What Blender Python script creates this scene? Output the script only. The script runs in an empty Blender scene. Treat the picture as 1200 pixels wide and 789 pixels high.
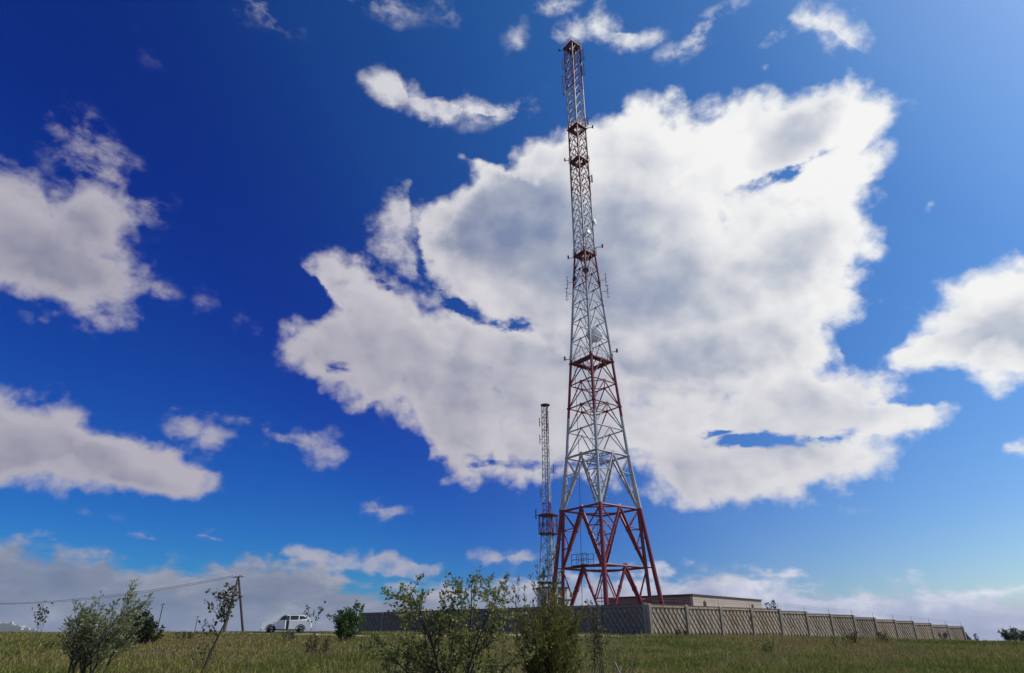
import bpy, math, random
import numpy as np
from mathutils import Vector, Matrix

random.seed(7)
rng = np.random.default_rng(11)
scn = bpy.context.scene
COL = scn.collection
R = math.radians
EYE = 1.6                       # camera height over the ground at its feet
PITCH = R(25.79)
FPX = 715.0                     # focal length for a 1200 px wide frame
SUN_AZ, SUN_EL = R(84), R(47)

# ------------------------------------------------------------------ helpers
def ray(u, v):
    cx, cy = (u - 600) / FPX, (394.5 - v) / FPX
    return Vector((cx, math.cos(PITCH) - cy * math.sin(PITCH), math.sin(PITCH) + cy * math.cos(PITCH)))

def at(u, v, Y):
    d = ray(u, v)
    return Vector((0, 0, EYE)) + d * (Y / d.y)

def tag(o, label=None, cat=None, group=None, kind=None):
    if label: o['label'] = label
    if cat: o['category'] = cat
    if group: o['group'] = group
    if kind: o['kind'] = kind
    return o

def empty(name, loc, rz=0.0):
    o = bpy.data.objects.new(name, None)
    o.empty_display_size = 0.5
    COL.objects.link(o)
    o.location = loc
    o.rotation_euler = (0, 0, rz)
    return o

KIDS = {}
def link(o, parent=None):
    COL.objects.link(o)
    if parent is not None:
        o.parent = parent
        KIDS.setdefault(parent.name, []).append(o)
    return o

def copy_tree(o, parent=None):
    c = o.copy()
    COL.objects.link(c)
    if parent is not None: c.parent = parent
    kids = KIDS.get(o.name, [])
    for ch in kids:
        cc = copy_tree(ch, c)
        KIDS.setdefault(c.name, []).append(cc)
    return c

class MB:
    """collects boxes, tubes and polygons; build() links them as one mesh object"""
    def __init__(s): s.v, s.f, s.sm = [], [], []
    def add(s, verts, faces, smooth=False):
        n = len(s.v)
        s.v += [tuple(p) for p in verts]
        s.f += [tuple(i + n for i in f) for f in faces]
        s.sm += [smooth] * len(faces)
        return s
    def box(s, c, size, M=None):
        x, y, z = [k / 2 for k in size]
        vs = [Vector((sx * x, sy * y, sz * z)) for sz in (-1, 1) for sy in (-1, 1) for sx in (-1, 1)]
        if M is not None: vs = [M @ p for p in vs]
        c = Vector(c)
        return s.add([p + c for p in vs], [(0, 2, 3, 1), (4, 5, 7, 6), (0, 1, 5, 4), (2, 6, 7, 3), (0, 4, 6, 2), (1, 3, 7, 5)])
    def tube(s, pts, rad, n=6, cap=True):
        pts = [Vector(p) for p in pts]
        if not hasattr(rad, '__len__'): rad = [rad] * len(pts)
        rings = []
        prev = None
        for i, p in enumerate(pts):
            d = (pts[min(i + 1, len(pts) - 1)] - pts[max(i - 1, 0)])
            if d.length < 1e-9: d = Vector((0, 0, 1))
            d.normalize()
            if prev is None:
                a = Vector((0, 0, 1)) if abs(d.z) < .9 else Vector((1, 0, 0))
                x = d.cross(a).normalized()
            else:
                x = (prev - d * prev.dot(d))
                x = x.normalized() if x.length > 1e-6 else d.orthogonal().normalized()
            prev = x
            y = d.cross(x)
            rings.append([p + (x * math.cos(2 * math.pi * k / n) + y * math.sin(2 * math.pi * k / n)) * rad[i] for k in range(n)])
        vs = [q for r_ in rings for q in r_]
        fs = [(i * n + k, i * n + (k + 1) % n, (i + 1) * n + (k + 1) % n, (i + 1) * n + k)
              for i in range(len(pts) - 1) for k in range(n)]
        s.add(vs, fs, True)
        if cap:
            s.add(rings[0], [tuple(reversed(range(n)))]); s.add(rings[-1], [tuple(range(n))])
        return s
    def disc(s, c, axis, r, depth, n=16, r2=None):
        c, a = Vector(c), Vector(axis).normalized()
        return s.tube([c - a * depth / 2, c + a * depth / 2], [r, r if r2 is None else r2], n)
    def build(s, name, mat, parent=None):
        me = bpy.data.meshes.new(name)
        me.from_pydata(s.v, [], s.f)
        me.polygons.foreach_set('use_smooth', s.sm)
        me.materials.append(mat)
        me.update()
        return link(bpy.data.objects.new(name, me), parent)

def np_mesh(name, verts, loops, sizes, mat, parent=None):
    me = bpy.data.meshes.new(name)
    verts = np.asarray(verts, np.float32)
    me.vertices.add(len(verts)); me.vertices.foreach_set('co', verts.ravel())
    me.loops.add(len(loops)); me.loops.foreach_set('vertex_index', np.asarray(loops, np.int32))
    sizes = np.asarray(sizes, np.int32)
    me.polygons.add(len(sizes))
    me.polygons.foreach_set('loop_start', np.concatenate([[0], np.cumsum(sizes)[:-1]]).astype(np.int32))
    me.update(calc_edges=True)
    me.materials.append(mat)
    return link(bpy.data.objects.new(name, me), parent)

# ------------------------------------------------------------------ materials
def newmat(name):
    m = bpy.data.materials.new(name); m.use_nodes = True
    nt = m.node_tree
    return m, nt, nt.nodes['Principled BSDF']

def nd(nt, typ, **kw):
    n = nt.nodes.new(typ)
    for k, v in kw.items():
        if k == 'ins':
            for kk, vv in v.items():
                if hasattr(vv, 'is_output') or isinstance(vv, bpy.types.NodeSocket): nt.links.new(vv, n.inputs[kk])
                else: n.inputs[kk].default_value = vv
        else: setattr(n, k, v)
    return n

def ramp(nt, fac, stops, interp='LINEAR'):
    n = nt.nodes.new('ShaderNodeValToRGB')
    cr = n.color_ramp; cr.interpolation = interp
    while len(cr.elements) < len(stops): cr.elements.new(0.5)
    for e, (p, c) in zip(cr.elements, stops):
        e.position = p; e.color = (*c, 1) if len(c) == 3 else c
    nt.links.new(fac, n.inputs[0])
    return n.outputs[0]

def mixc(nt, f, a, b, mode='MIX'):
    n = nt.nodes.new('ShaderNodeMix'); n.data_type = 'RGBA'; n.blend_type = mode
    for sock, val in ((n.inputs[0], f), (n.inputs[6], a), (n.inputs[7], b)):
        if isinstance(val, bpy.types.NodeSocket): nt.links.new(val, sock)
        elif isinstance(val, (int, float)): sock.default_value = val
        else: sock.default_value = (*val, 1)
    return n.outputs[2]

def mth(nt, op, a, b=None, c=None, clamp=False):
    n = nt.nodes.new('ShaderNodeMath'); n.operation = op; n.use_clamp = clamp
    for i, val in enumerate((a, b, c)):
        if val is None: continue
        if isinstance(val, bpy.types.NodeSocket): nt.links.new(val, n.inputs[i])
        else: n.inputs[i].default_value = val
    return n.outputs[0]

def noise(nt, vec, scale, detail=4, rough=.55, out=0, dist=0.0):
    n = nt.nodes.new('ShaderNodeTexNoise')
    n.inputs['Scale'].default_value = scale; n.inputs['Detail'].default_value = detail
    n.inputs['Roughness'].default_value = rough; n.inputs['Distortion'].default_value = dist
    if vec is not None: nt.links.new(vec, n.inputs['Vector'])
    return n.outputs[out]

def objco(nt): return nt.nodes.new('ShaderNodeTexCoord').outputs['Object']
def geopos(nt): return nt.nodes.new('ShaderNodeNewGeometry').outputs['Position']

def rough_mat(name, c1, c2, scale=3.0, rough=.8, c3=None, bump=0.0, bscale=30, metal=0.0, detail=6):
    m, nt, b = newmat(name)
    co = objco(nt)
    f = noise(nt, co, scale, detail, .65)
    stops = [(.32, c1), (.68, c2)] if c3 is None else [(.28, c1), (.5, c2), (.72, c3)]
    nt.links.new(ramp(nt, f, stops), b.inputs['Base Color'])
    b.inputs['Roughness'].default_value = rough; b.inputs['Metallic'].default_value = metal
    if bump:
        bp = nd(nt, 'ShaderNodeBump', ins={'Strength': bump, 'Height': noise(nt, co, bscale, 5, .6)})
        bp.inputs['Distance'].default_value = .02
        nt.links.new(bp.outputs[0], b.inputs['Normal'])
    return m

def leaf_mat(name, dark, mid, light, trans=.35, rough=.55, spec=.3):
    m, nt, b = newmat(name)
    g = nt.nodes.new('ShaderNodeNewGeometry')
    c = ramp(nt, g.outputs['Random Per Island'], [(0, dark), (.5, mid), (1, light)])
    nt.links.new(c, b.inputs['Base Color'])
    b.inputs['Roughness'].default_value = rough
    b.inputs['Specular IOR Level'].default_value = spec
    tr = nt.nodes.new('ShaderNodeBsdfTranslucent')
    nt.links.new(c, tr.inputs['Color'])
    mx = nt.nodes.new('ShaderNodeMixShader'); mx.inputs[0].default_value = trans
    nt.links.new(b.outputs[0], mx.inputs[1]); nt.links.new(tr.outputs[0], mx.inputs[2])
    nt.links.new(mx.outputs[0], nt.nodes['Material Output'].inputs['Surface'])
    return m

def banded_mat(name, bands, red, white, wear=.5):
    """red and white aviation paint in bands of height (object z), with rust and dirt"""
    m, nt, b = newmat(name)
    co = objco(nt)
    z = nd(nt, 'ShaderNodeSeparateXYZ', ins={0: co}).outputs[2]
    fac = None
    for z0, z1 in bands:
        t = mth(nt, 'MULTIPLY', mth(nt, 'GREATER_THAN', z, z0), mth(nt, 'LESS_THAN', z, z1))
        fac = t if fac is None else mth(nt, 'MAXIMUM', fac, t)
    n1 = noise(nt, co, .9, 6, .65)
    w = ramp(nt, n1, [(.3, tuple(k * .72 for k in white)), (.65, white)])
    r_ = ramp(nt, n1, [(.3, tuple(k * .6 for k in red)), (.65, red)])
    col = mixc(nt, fac, w, r_)
    rust = ramp(nt, noise(nt, co, 2.7, 8, .7), [(.58, (0, 0, 0)), (.72, (1, 1, 1))])
    col = mixc(nt, mth(nt, 'MULTIPLY', rust, wear), col, (.10, .05, .03))
    nt.links.new(col, b.inputs['Base Color'])
    b.inputs['Roughness'].default_value = .45
    return m

M = {}
M['concrete'] = rough_mat('weathered_concrete', (.28, .24, .18), (.47, .40, .31), 1.2, .9, (.38, .325, .25), .4, 25)
for k_ in ('concrete',):
    nt = M[k_].node_tree; b = nt.nodes['Principled BSDF']
    base = b.inputs['Base Color'].links[0].from_socket
    oi = nt.nodes.new('ShaderNodeObjectInfo')
    tint = ramp(nt, oi.outputs['Random'], [(0, (.72, .70, .68)), (.5, (1, 1, 1)), (1, (1.0, .93, .84))])
    mp_ = nt.nodes.new('ShaderNodeMapping'); mp_.inputs['Scale'].default_value = (2.2, 2.2, .25); nt.links.new(objco(nt), mp_.inputs['Vector'])
    stain = ramp(nt, noise(nt, mp_.outputs[0], 1.6, 7, .7), [(.38, (.55, .52, .48)), (.56, (1, 1, 1))])
    nt.links.new(mixc(nt, 1.0, mixc(nt, 1.0, base, tint, 'MULTIPLY'), stain, 'MULTIPLY'), b.inputs['Base Color'])
M['post_concrete'] = rough_mat('post_concrete', (.19, .165, .13), (.30, .26, .21), 1.7, .9, None, .4, 20)
M['coping'] = rough_mat('dark_coping', (.075, .058, .05), (.13, .105, .09), 2.5, .9, None, .3, 18)
M['brick'] = rough_mat('old_brick', (.20, .115, .095), (.29, .19, .155), 1.4, .9, (.25, .16, .13), .3, 8)
M['plaster'] = rough_mat('pink_plaster', (.36, .27, .22), (.50, .40, .33), .9, .9, (.44, .34, .28), .2, 12)
M['roof_felt'] = rough_mat('roof_felt', (.05, .045, .045), (.09, .085, .08), 2, .9)
M['dark_glass'] = rough_mat('dark_glass', (.012, .013, .014), (.02, .021, .023), 2, .5)
M['grey_steel'] = rough_mat('grey_steel', (.22, .22, .23), (.36, .36, .37), 2, .5, None, 0, 1, .4)
M['dark_steel'] = rough_mat('dark_steel', (.04, .035, .035), (.09, .08, .075), 2, .6, None, 0, 1, .3)
M['white_paint'] = rough_mat('white_enamel', (.62, .62, .62), (.8, .8, .8), 1.5, .4)
M['blue_grey'] = rough_mat('antenna_plastic', (.22, .27, .40), (.34, .40, .55), 2, .5)
M['hut'] = rough_mat('hut_paint', (.5, .49, .46), (.66, .65, .62), 1, .7)
M['wood'] = rough_mat('grey_pole_wood', (.06, .05, .042), (.13, .11, .095), 4, .9)
M['wire'] = rough_mat('wire', (.05, .05, .055), (.08, .08, .085), 4, .5)
M['bark'] = rough_mat('bark', (.035, .028, .022), (.085, .07, .055), 9, .95)
M['pale_wood'] = rough_mat('pale_broken_wood', (.26, .23, .19), (.40, .36, .31), 7, .9)
M['red_twig'] = rough_mat('reddish_twig', (.07, .04, .035), (.13, .08, .065), 9, .9)

# ------------------------------------------------------------------ terrain
def sstep(a, b, x):
    t = np.clip((x - a) / (b - a), 0, 1)
    return t * t * (3 - 2 * t)

def ground_rel(x, y):
    """ground height relative to the eye"""
    x = np.asarray(x, float); y = np.asarray(y, float)
    ramp_ = -1.6 + .0263 * np.clip(y, -30, 46)
    over = np.clip(y - 46, 0, 26) / 26.0
    h = ramp_ + .0265 * 26 * .62 * (over - over * over / 2) # eases to a level top at y = 72
    t = sstep(20, 60, y)
    h = h - t * .0235 * np.clip(x - 12, 0, 90) * (1 + 0 * x)
    h = h - t * .0022 * np.clip(-x - 25, 0, 100)
    fall = np.clip(y - 104, 0, None)
    h = h - np.minimum(.0016 * fall ** 1.6, 75 * (1 - np.exp(-fall / 400.)))
    h = h - 12 * sstep(140, 500, np.abs(x)) - 6 * sstep(60, 400, -y)
    h = h + .05 * np.sin(x * .31 + 1) * np.sin(y * .27) + .035 * np.sin(x * .83 + y * .5) * np.cos(y * .71 - x * .2)
    h = h + .025 * np.sin(x * 1.9 + 2 * np.sin(y * .6)) * np.sin(y * 1.7)
    return h

def G(x, y): return EYE + float(ground_rel(x, y))

def axis_coords(lo, hi, step, far):
    core = np.arange(lo, hi + .01, step)
    out = []; d = step; p = hi
    while p < far: d *= 1.22; p += d; out.append(p)
    neg = []; d = step; p = lo
    while p > -far: d *= 1.22; p -= d; neg.append(p)
    return np.concatenate([neg[::-1], core, out])

xs = axis_coords(-90, 100, 1.2, 5200); ys = axis_coords(-15, 125, 1.2, 5200)
XX, YY = np.meshgrid(xs, ys)
ZZ = EYE + ground_rel(XX, YY)
nx, ny = len(xs), len(ys)
idx = np.arange(nx * ny).reshape(ny, nx)
quads = np.stack([idx[:-1, :-1], idx[:-1, 1:], idx[1:, 1:], idx[1:, :-1]], -1).reshape(-1, 4)

m, nt, b = newmat('meadow_soil')
p = geopos(nt)
c1 = ramp(nt, noise(nt, p, .11, 6, .6), [(.3, (.09, .083, .032)), (.5, (.115, .096, .041)), (.7, (.15, .12, .058))])
c2 = ramp(nt, noise(nt, p, 1.4, 6, .7), [(.35, (.45, .45, .4)), (.65, (1, 1, 1))])
nt.links.new(mixc(nt, 1.0, c1, c2, 'MULTIPLY'), b.inputs['Base Color'])
b.inputs['Roughness'].default_value = .95
bp = nd(nt, 'ShaderNodeBump', ins={'Strength': .8, 'Height': noise(nt, p, 3.5, 8, .7)}); bp.inputs['Distance'].default_value = .12
nt.links.new(bp.outputs[0], b.inputs['Normal'])
M['meadow'] = m
g_ = np_mesh('ground', np.stack([XX, YY, ZZ], -1).reshape(-1, 3), quads.ravel(), np.full(len(quads), 4), M['meadow'])
tag(g_, kind='structure'); g_.data.polygons.foreach_set('use_smooth', [True] * len(quads))

def track_y(x):
    t = np.clip((np.asarray(x, float) + 46) / 58, 0, 1)
    return 69 - 16.5 * sstep(.22, .62, t) - 1.5 * t + .5 * np.sin(t * 17)

# dirt track along the fence, from the car past the corner
M['dirt'] = rough_mat('dry_dirt', (.22, .18, .13), (.34, .29, .22), .6, .95, (.28, .235, .175), .5, 6)
tv, tf = [], []
NT = 80
for i in range(NT + 1):
    t = i / NT
    x = -46 + t * 58
    y = float(track_y(x))
    for s in (-2.0 - .5 * math.sin(i * .7), 0, 1.9 + .4 * math.sin(i * .9)):
        tv.append((x, y + s, G(x, y + s) + .02 + (.012 if s == 0 else 0)))
for i in range(NT):
    for k in range(2):
        a = i * 3 + k; tf.append((a, a + 3, a + 4, a + 1))
tag(MB().add(tv, tf, True).build('dirt_track', M['dirt']), kind='structure')

# grass: bent blades, dense enough to read as a dry meadow
def grass_blades(n, ylo, yhi, hmin, hmax, seed, xpad=6, wmul=1.0, keep=None):
    g = np.random.default_rng(seed)
    y = ylo * (yhi / ylo) ** g.random(n) if ylo > 0 else g.uniform(ylo, yhi, n)
    x = (g.random(n) * 2 - 1) * (.92 * y + xpad)
    if keep is not None:
        k = keep(x, y, g); x, y = x[k], y[k]
    n = len(x)
    patch = .5 + .5 * np.sin(x * .55 + 1.7 * np.sin(y * .33)) * np.cos(y * .42 + 1.3 * np.sin(x * .21))
    h = (hmin + (hmax - hmin) * g.random(n) ** 1.6) * (.65 + .6 * patch)
    w = (.0045 + .00048 * y) * g.uniform(.7, 1.4, n) * wmul
    a = g.uniform(0, 2 * np.pi, n)
    lean = g.normal(0, .42, (n, 2)) + np.array([.14, -.04])
    z = EYE + ground_rel(x, y) - .02
    wx, wy = np.cos(a) * w, np.sin(a) * w
    P0 = np.stack([x - wx, y - wy, z], -1); P1 = np.stack([x + wx, y + wy, z], -1)
    mx_, my_ = x + lean[:, 0] * h * .3, y + lean[:, 1] * h * .3
    P2 = np.stack([mx_ + wx * .75, my_ + wy * .75, z + h * .55], -1); P3 = np.stack([mx_ - wx * .75, my_ - wy * .75, z + h * .55], -1)
    P4 = np.stack([x + lean[:, 0] * h, y + lean[:, 1] * h, z + h * g.uniform(.82, 1, n)], -1)
    V = np.stack([P0, P1, P2, P3, P4], 1).reshape(-1, 3)
    b0 = np.arange(n) * 5
    L = np.stack([b0, b0 + 1, b0 + 2, b0 + 3, b0 + 3, b0 + 2, b0 + 4], -1).ravel()
    S = np.tile([4, 3], n)
    return V, L, S

def grass_mat(name, lush, straw, dark, brown):
    m, nt, b = newmat(name)
    g = nt.nodes.new('ShaderNodeNewGeometry')
    p = g.outputs['Position']
    big = mth(nt, 'MULTIPLY_ADD', mth(nt, 'SUBTRACT', noise(nt, p, .085, 4, .6), .5), 1.5, .5)
    big = mth(nt, 'ADD', big, mth(nt, 'MULTIPLY', mth(nt, 'SUBTRACT', noise(nt, p, .45, 4, .6), .5), .8))
    px_ = nd(nt, 'ShaderNodeSeparateXYZ', ins={0: p})
    lushside = mth(nt, 'MULTIPLY', mth(nt, 'MULTIPLY_ADD', px_.outputs[0], .012, -.05, clamp=True), mth(nt, 'MULTIPLY_ADD', px_.outputs[1], -.03, 1.2, clamp=True))
    big = mth(nt, 'SUBTRACT', big, mth(nt, 'MULTIPLY', lushside, .8))
    f = mth(nt, 'ADD', mth(nt, 'MULTIPLY', g.outputs['Random Per Island'], .42), mth(nt, 'MULTIPLY', big, .95))
    c = ramp(nt, f, [(.36, dark), (.58, lush), (.78, straw), (.98, brown)])
    nt.links.new(c, b.inputs['Base Color'])
    b.inputs['Roughness'].default_value = .75; b.inputs['Specular IOR Level'].default_value = .1
    tr = nt.nodes.new('ShaderNodeBsdfTranslucent'); nt.links.new(c, tr.inputs['Color'])
    mx = nt.nodes.new('ShaderNodeMixShader'); mx.inputs[0].default_value = .3
    nt.links.new(b.outputs[0], mx.inputs[1]); nt.links.new(tr.outputs[0], mx.inputs[2])
    nt.links.new(mx.outputs[0], nt.nodes['Material Output'].inputs['Surface'])
    return m
M['grass'] = grass_mat('meadow_grass', (.180, .200, .040), (.30, .26, .092), (.095, .135, .022), (.245, .170, .080))

def clumpy(x, y, g):
    c_ = np.sin(x * .9 + 2.1 * np.sin(y * .37)) * np.sin(y * .63 + 1.4 * np.sin(x * .45)) + .5 * np.sin(x * 2.3 + y) * np.sin(y * 1.9 - x * .7)
    return off_track(x, y, g) & (g.random(len(x)) < np.clip(.18 + .8 * c_, .06, 1))
def off_track(x, y, g):
    d = y - track_y(x)
    bare = (d > -4.6 + 1.2 * np.sin(x * 1.3)) & (d < 2.0) & (x < 9)
    return ~bare | (g.random(len(x)) < .10)
V, L, S = grass_blades(430000, 8.5, 105, .09, .27, 3, keep=off_track)
tag(np_mesh('grass', V, L, S, M['grass']), 'rough olive and straw coloured meadow grass covering the slope', 'grass', kind='stuff')
M['hay'] = grass_mat('seed_heads', (.26, .22, .105), (.34, .28, .15), (.18, .16, .07), (.27, .19, .12))
V, L, S = grass_blades(46000, 10, 100, .16, .46, 9, wmul=.6, keep=clumpy)
tag(np_mesh('dry_stalks', V, L, S, M['hay']), 'thin pale dry stalks rising over the green meadow grass', 'dry grass', kind='stuff')

# ------------------------------------------------------------------ radio tower
YT = 72.0
TX = .1417 * YT
TB = EYE - .25                                        # foot of the tower
tower = empty('radio_tower', (TX, YT, TB))
tag(tower, 'tall red and white lattice radio tower rising behind the concrete fence', 'radio tower')
def zt(e): return e * YT + EYE - TB                   # elevation ratio -> local z
fd = Vector((-TX, -YT, 0)).normalized()
cd = [fd, Vector((-fd.y, fd.x, 0)), -fd, Vector((fd.y, -fd.x, 0))]       # front, right, back, left corners
def lerp_tab(tab, e):
    return float(np.interp(e, [t[0] for t in tab], [t[1] for t in tab]))
INNER = [(-.01, .1345), (.0875, .1264), (.1746, .1185), (.2604, .101), (.4308, .0735), (.6574, .0393), (.9836, .0366), (1.26, .0366)]
OUTER = [(-.01, .1775), (.0875, .1487), (.1746, .1243), (.2604, .1025)]
def corner(k, e, tab=INNER): 
    p = cd[k] * (lerp_tab(tab, e) * YT / 2); return Vector((p.x, p.y, zt(e)))
def facemid(k, e): return (corner(k, e) + corner((k + 1) % 4, e)) / 2
RED, WHITE = (.25, .021, .031), (.46, .465, .475)
reds = [(-5, zt(.1760)), (zt(.3285), zt(.437)), (zt(.585), zt(.664)), (zt(.80), zt(.994)), (zt(1.10), 200)]
M['tower_paint'] = banded_mat('tower_paint', reds, RED, WHITE)
TP = M['tower_paint']
for k in range(4):
    mb = MB()
    es = [-.002, .0875, .1746, .2604, .4308, .6574, .9836, 1.245]
    mb.tube([corner(k, e) for e in es], [.2, .2, .19, .185, .165, .14, .12, .10], 10)
    for e in (.2604, .3468, .4308, .545, .6574):      # flange collars
        c = corner(k, e); mb.disc(c, (0, 0, 1), .26 if e < .44 else .2, .18, 10)
    mb.build('leg', TP, tower)
for k in range(4):
    mb = MB()
    mb.tube([corner(k, -.002, OUTER), corner(k, .0875, OUTER), corner(k, .1746, OUTER), corner(k, .2604, OUTER)], [.25, .24, .22, .16], 10)
    for e in (.045, .0875, .131, .1746):
        mb.tube([corner(k, e, OUTER), corner(k, e)], .07, 6)
    mb.disc(corner(k, .0, OUTER), (0, 0, 1), .45, .4, 10)
    mb.build('buttress', TP, tower)
levels = [.0875, .1746, .2604, .3043, .3468, .389, .4308, .4722, .512, .549, .586, .622, .6574]
NPR = 22
prism = [.6574 + (1.2400 - .6574) * i / NPR for i in range(NPR + 1)]
# horizontal rings
for i, e in enumerate(levels):
    mb = MB()
    rr = .13 if i < 3 else (.085 if i < 7 else .065)
    for k in range(4):
        mb.tube([corner(k, e), corner((k + 1) % 4, e)], rr, 6)
        if i < 3 or i in (4, 5):
            mb.tube([facemid(k, e), facemid((k + 1) % 4, e)], rr * .6, 6)
            mb.disc(facemid(k, e), cd[k] + cd[(k + 1) % 4], .3 if i < 3 else .2, .16, 8)
    if i == 2 or i == 4:
        mb.tube([facemid(0, e), facemid(2, e)], rr * .5, 6); mb.tube([facemid(1, e), facemid(3, e)], rr * .5, 6)
    mb.build('ring_beam', TP, tower)
# the three tall base panels: every diagonal is a part
lo = [-.002, .0875, .1746]; hi = [.0875, .1746, .2604]
for pnl in range(3):
    for k in range(4):
        for s in (0, 1):
            kk = (k + s) % 4
            top, bot = facemid(k, hi[pnl]), corner(kk, lo[pnl])
            mb = MB().tube([top, bot], .155 if pnl < 2 else .13, 8)
            q = lambda t: top.lerp(bot, t)
            l = lambda t: corner(kk, hi[pnl] + (lo[pnl] - hi[pnl]) * t)
            if pnl == 0:
                mb.tube([l(.03), q(.5)], .075, 6); mb.tube([q(.5), l(.5)], .06, 6)
            else:
                mb.tube([l(.02), q(.33)], .075, 6); mb.tube([q(.33), l(.36)], .06, 6)
                mb.tube([l(.36), q(.66)], .06, 6); mb.tube([q(.66), l(.68)], .055, 6)
            for t in (.33, .66): mb.disc(q(t), top - bot, .2, .25, 8)
            mb.build('diagonal_brace', TP, tower)
# K bracing above, one part per storey
for i in range(2, len(levels) - 1):
    mb = MB(); e0, e1 = levels[i], levels[i + 1]
    for k in range(4):
        t = facemid(k, e1)
        for kk in (k, (k + 1) % 4): mb.tube([t, corner(kk, e0)], .075 if i < 6 else .06, 6)
        mb.disc(t, cd[k] + cd[(k + 1) % 4], .17, .12, 8)
    mb.build('lattice_bracing', TP, tower)
for i in range(NPR):
    mb = MB(); e0, e1 = prism[i], prism[i + 1]
    for k in range(4):
        mb.tube([corner(k, e1), corner((k + 1) % 4, e1)], .055, 5)
        t = facemid(k, e1)
        for kk in (k, (k + 1) % 4): mb.tube([t, corner(kk, e0)], .064, 5)
    mb.build('lattice_bracing', TP, tower)
# platforms with open middle and guard rail
def platform(e, out, hole, th, rail_h=1.1, mat=None):
    r_ = lerp_tab(INNER, e) * YT / 2
    z = zt(e)
    mb = MB()
    ro, ri = r_ + out, r_ * hole
    vs = []
    for zz in (z - th / 2, z + th / 2):
        for rad in (ro, ri):
            for k in range(4): vs.append(cd[k] * rad + Vector((0, 0, zz)))
    fs = []
    for k in range(4):
        n = (k + 1) % 4
        fs += [(k, 4 + k, 4 + n, n), (8 + k, 8 + n, 12 + n, 12 + k), (k, n, 8 + n, 8 + k), (4 + k, 12 + k, 12 + n, 4 + n)]
    mb.add(vs, fs)
    for k in range(4):
        for t in (.33, .66):
            a = cd[k].lerp(cd[(k + 1) % 4], t)
            mb.tube([a * ri * .98 + Vector((0, 0, z - th)), a * ro + Vector((0, 0, z - th))], .05, 4)
    d = mb.build('platform', mat or TP, tower)
    rb = MB()
    for k in range(4):
        a, b_ = cd[k] * ro, cd[(k + 1) % 4] * ro
        for hz in (.55, rail_h):
            rb.tube([a + Vector((0, 0, z + hz)), b_ + Vector((0, 0, z + hz))], .03, 4)
        for t in (0, .25, .5, .75):
            q_ = a.lerp(b_, t); rb.tube([q_ + Vector((0, 0, z)), q_ + Vector((0, 0, z + rail_h))], .03, 4)
    rb.build('guard_rail', TP, d)
    return d
M['platform_red'] = rough_mat('platform_red', (.10, .02, .02), (.19, .035, .033), 1.5, .6)
platform(.4308, .12, .60, .18, mat=M['platform_red'])
platform(.6574, .22, .45, .14, mat=M['platform_red'])
platform(.8925, .22, .50, .14, .9, mat=M['platform_red'])
platform(.9836, .30, .50, .16, mat=M['platform_red'])
platform(1.2400, .25, .40, .14, 1.0, mat=M['platform_red'])
# ladder and cable run inside, lift wire from platform to ground
mb = MB()
la = cd[2] * .15 + cd[3] * .25
for s in (-.22, .22):
    o = la + cd[1] * s
    mb.tube([o + Vector((0, 0, .1)), o + Vector((0, 0, zt(1.24)))], .03, 5)
for i in range(int(zt(1.24) / .5)):
    mb.tube([la - cd[1] * .22 + Vector((0, 0, .3 + i * .5)), la + cd[1] * .22 + Vector((0, 0, .3 + i * .5))], .018, 4)
mb.build('ladder', TP, tower)
mb = MB()
for s in (-.12, 0, .1):
    o = cd[2] * .45 + cd[1] * (.1 + s)
    mb.tube([o + Vector((0, 0, .1)), o + Vector((0, 0, zt(1.235)))], .035, 5)
mb.build('feeder_cable', M['dark_steel'], tower)
tl = corner(3, .26).lerp(corner(0, .26), .42); bl = corner(3, .0).lerp(corner(0, .0), .46)
MB().tube([Vector((tl.x, tl.y, zt(.43))), tl, Vector((bl.x, bl.y, .1))], .03, 5).build('drop_cable', M['dark_steel'], tower)
# small service landing hung on the first ring
sl = facemid(3, .0875) + Vector((0, 0, .1))
ax = (corner(0, .0875) - corner(3, .0875)).normalized(); ay = Vector((-ax.y, ax.x, 0))
MX = Matrix((ax, ay, Vector((0, 0, 1)))).transposed()
d = MB().box(sl, (2.4, 1.1, .08), MX).build('service_landing', TP, tower)
rb = MB()
for s in (-1.2, -.4, .4, 1.2):
    for w_ in (-.5, .5): rb.tube([sl + ax * s + ay * w_, sl + ax * s + ay * w_ + Vector((0, 0, 1.15))], .03, 4)
for hz in (.6, 1.15):
    for w_ in (-.5, .5): rb.tube([sl - ax * 1.2 + ay * w_ + Vector((0, 0, hz)), sl + ax * 1.2 + ay * w_ + Vector((0, 0, hz))], .03, 4)
rb.build('guard_rail', TP, d)
# antennas
def dish(pos, direc, r_, mat):
    pos, a = Vector(pos), Vector(direc).normalized()
    mb = MB(); n = 18
    prof = [(0, -.28), (.5, -.24), (.85, -.12), (1, 0), (1, .22), (.9, .25), (0, .27)]
    pts = [pos + a * (p_[1] * r_) for p_ in prof]; rads = [max(p_[0], .02) * r_ for p_ in prof]
    mb.tube(pts, rads, n)
    mb.tube([pos - a * r_ * .25, pos - a * r_ * .7], .07, 6)
    mb.build('dish_antenna', mat, tower)
def arm(k, e, out, side=0.0):
    c = corner(k, e); o = cd[k] * out + cd[(k + 1) % 4] * side
    MB().tube([c, c + o], .05, 5).box(c + o + Vector((0, 0, .15)), (.2, .2, .5)).build('antenna_arm', M['dark_steel'], tower)
    return c + o
dish(Vector((.5, -.5, zt(.482))), Vector((.1, -1, .02)), 1.05, M['white_paint'])
dish(cd[1] * 1.7 + Vector((0, 0, zt(.735))), cd[1] + cd[0] * .5, .45, M['white_paint'])
dish(cd[0] * 1.2 + cd[1] * .7 + Vector((0, 0, zt(.700))), cd[0] + cd[1], .36, M['grey_steel'])
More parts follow.
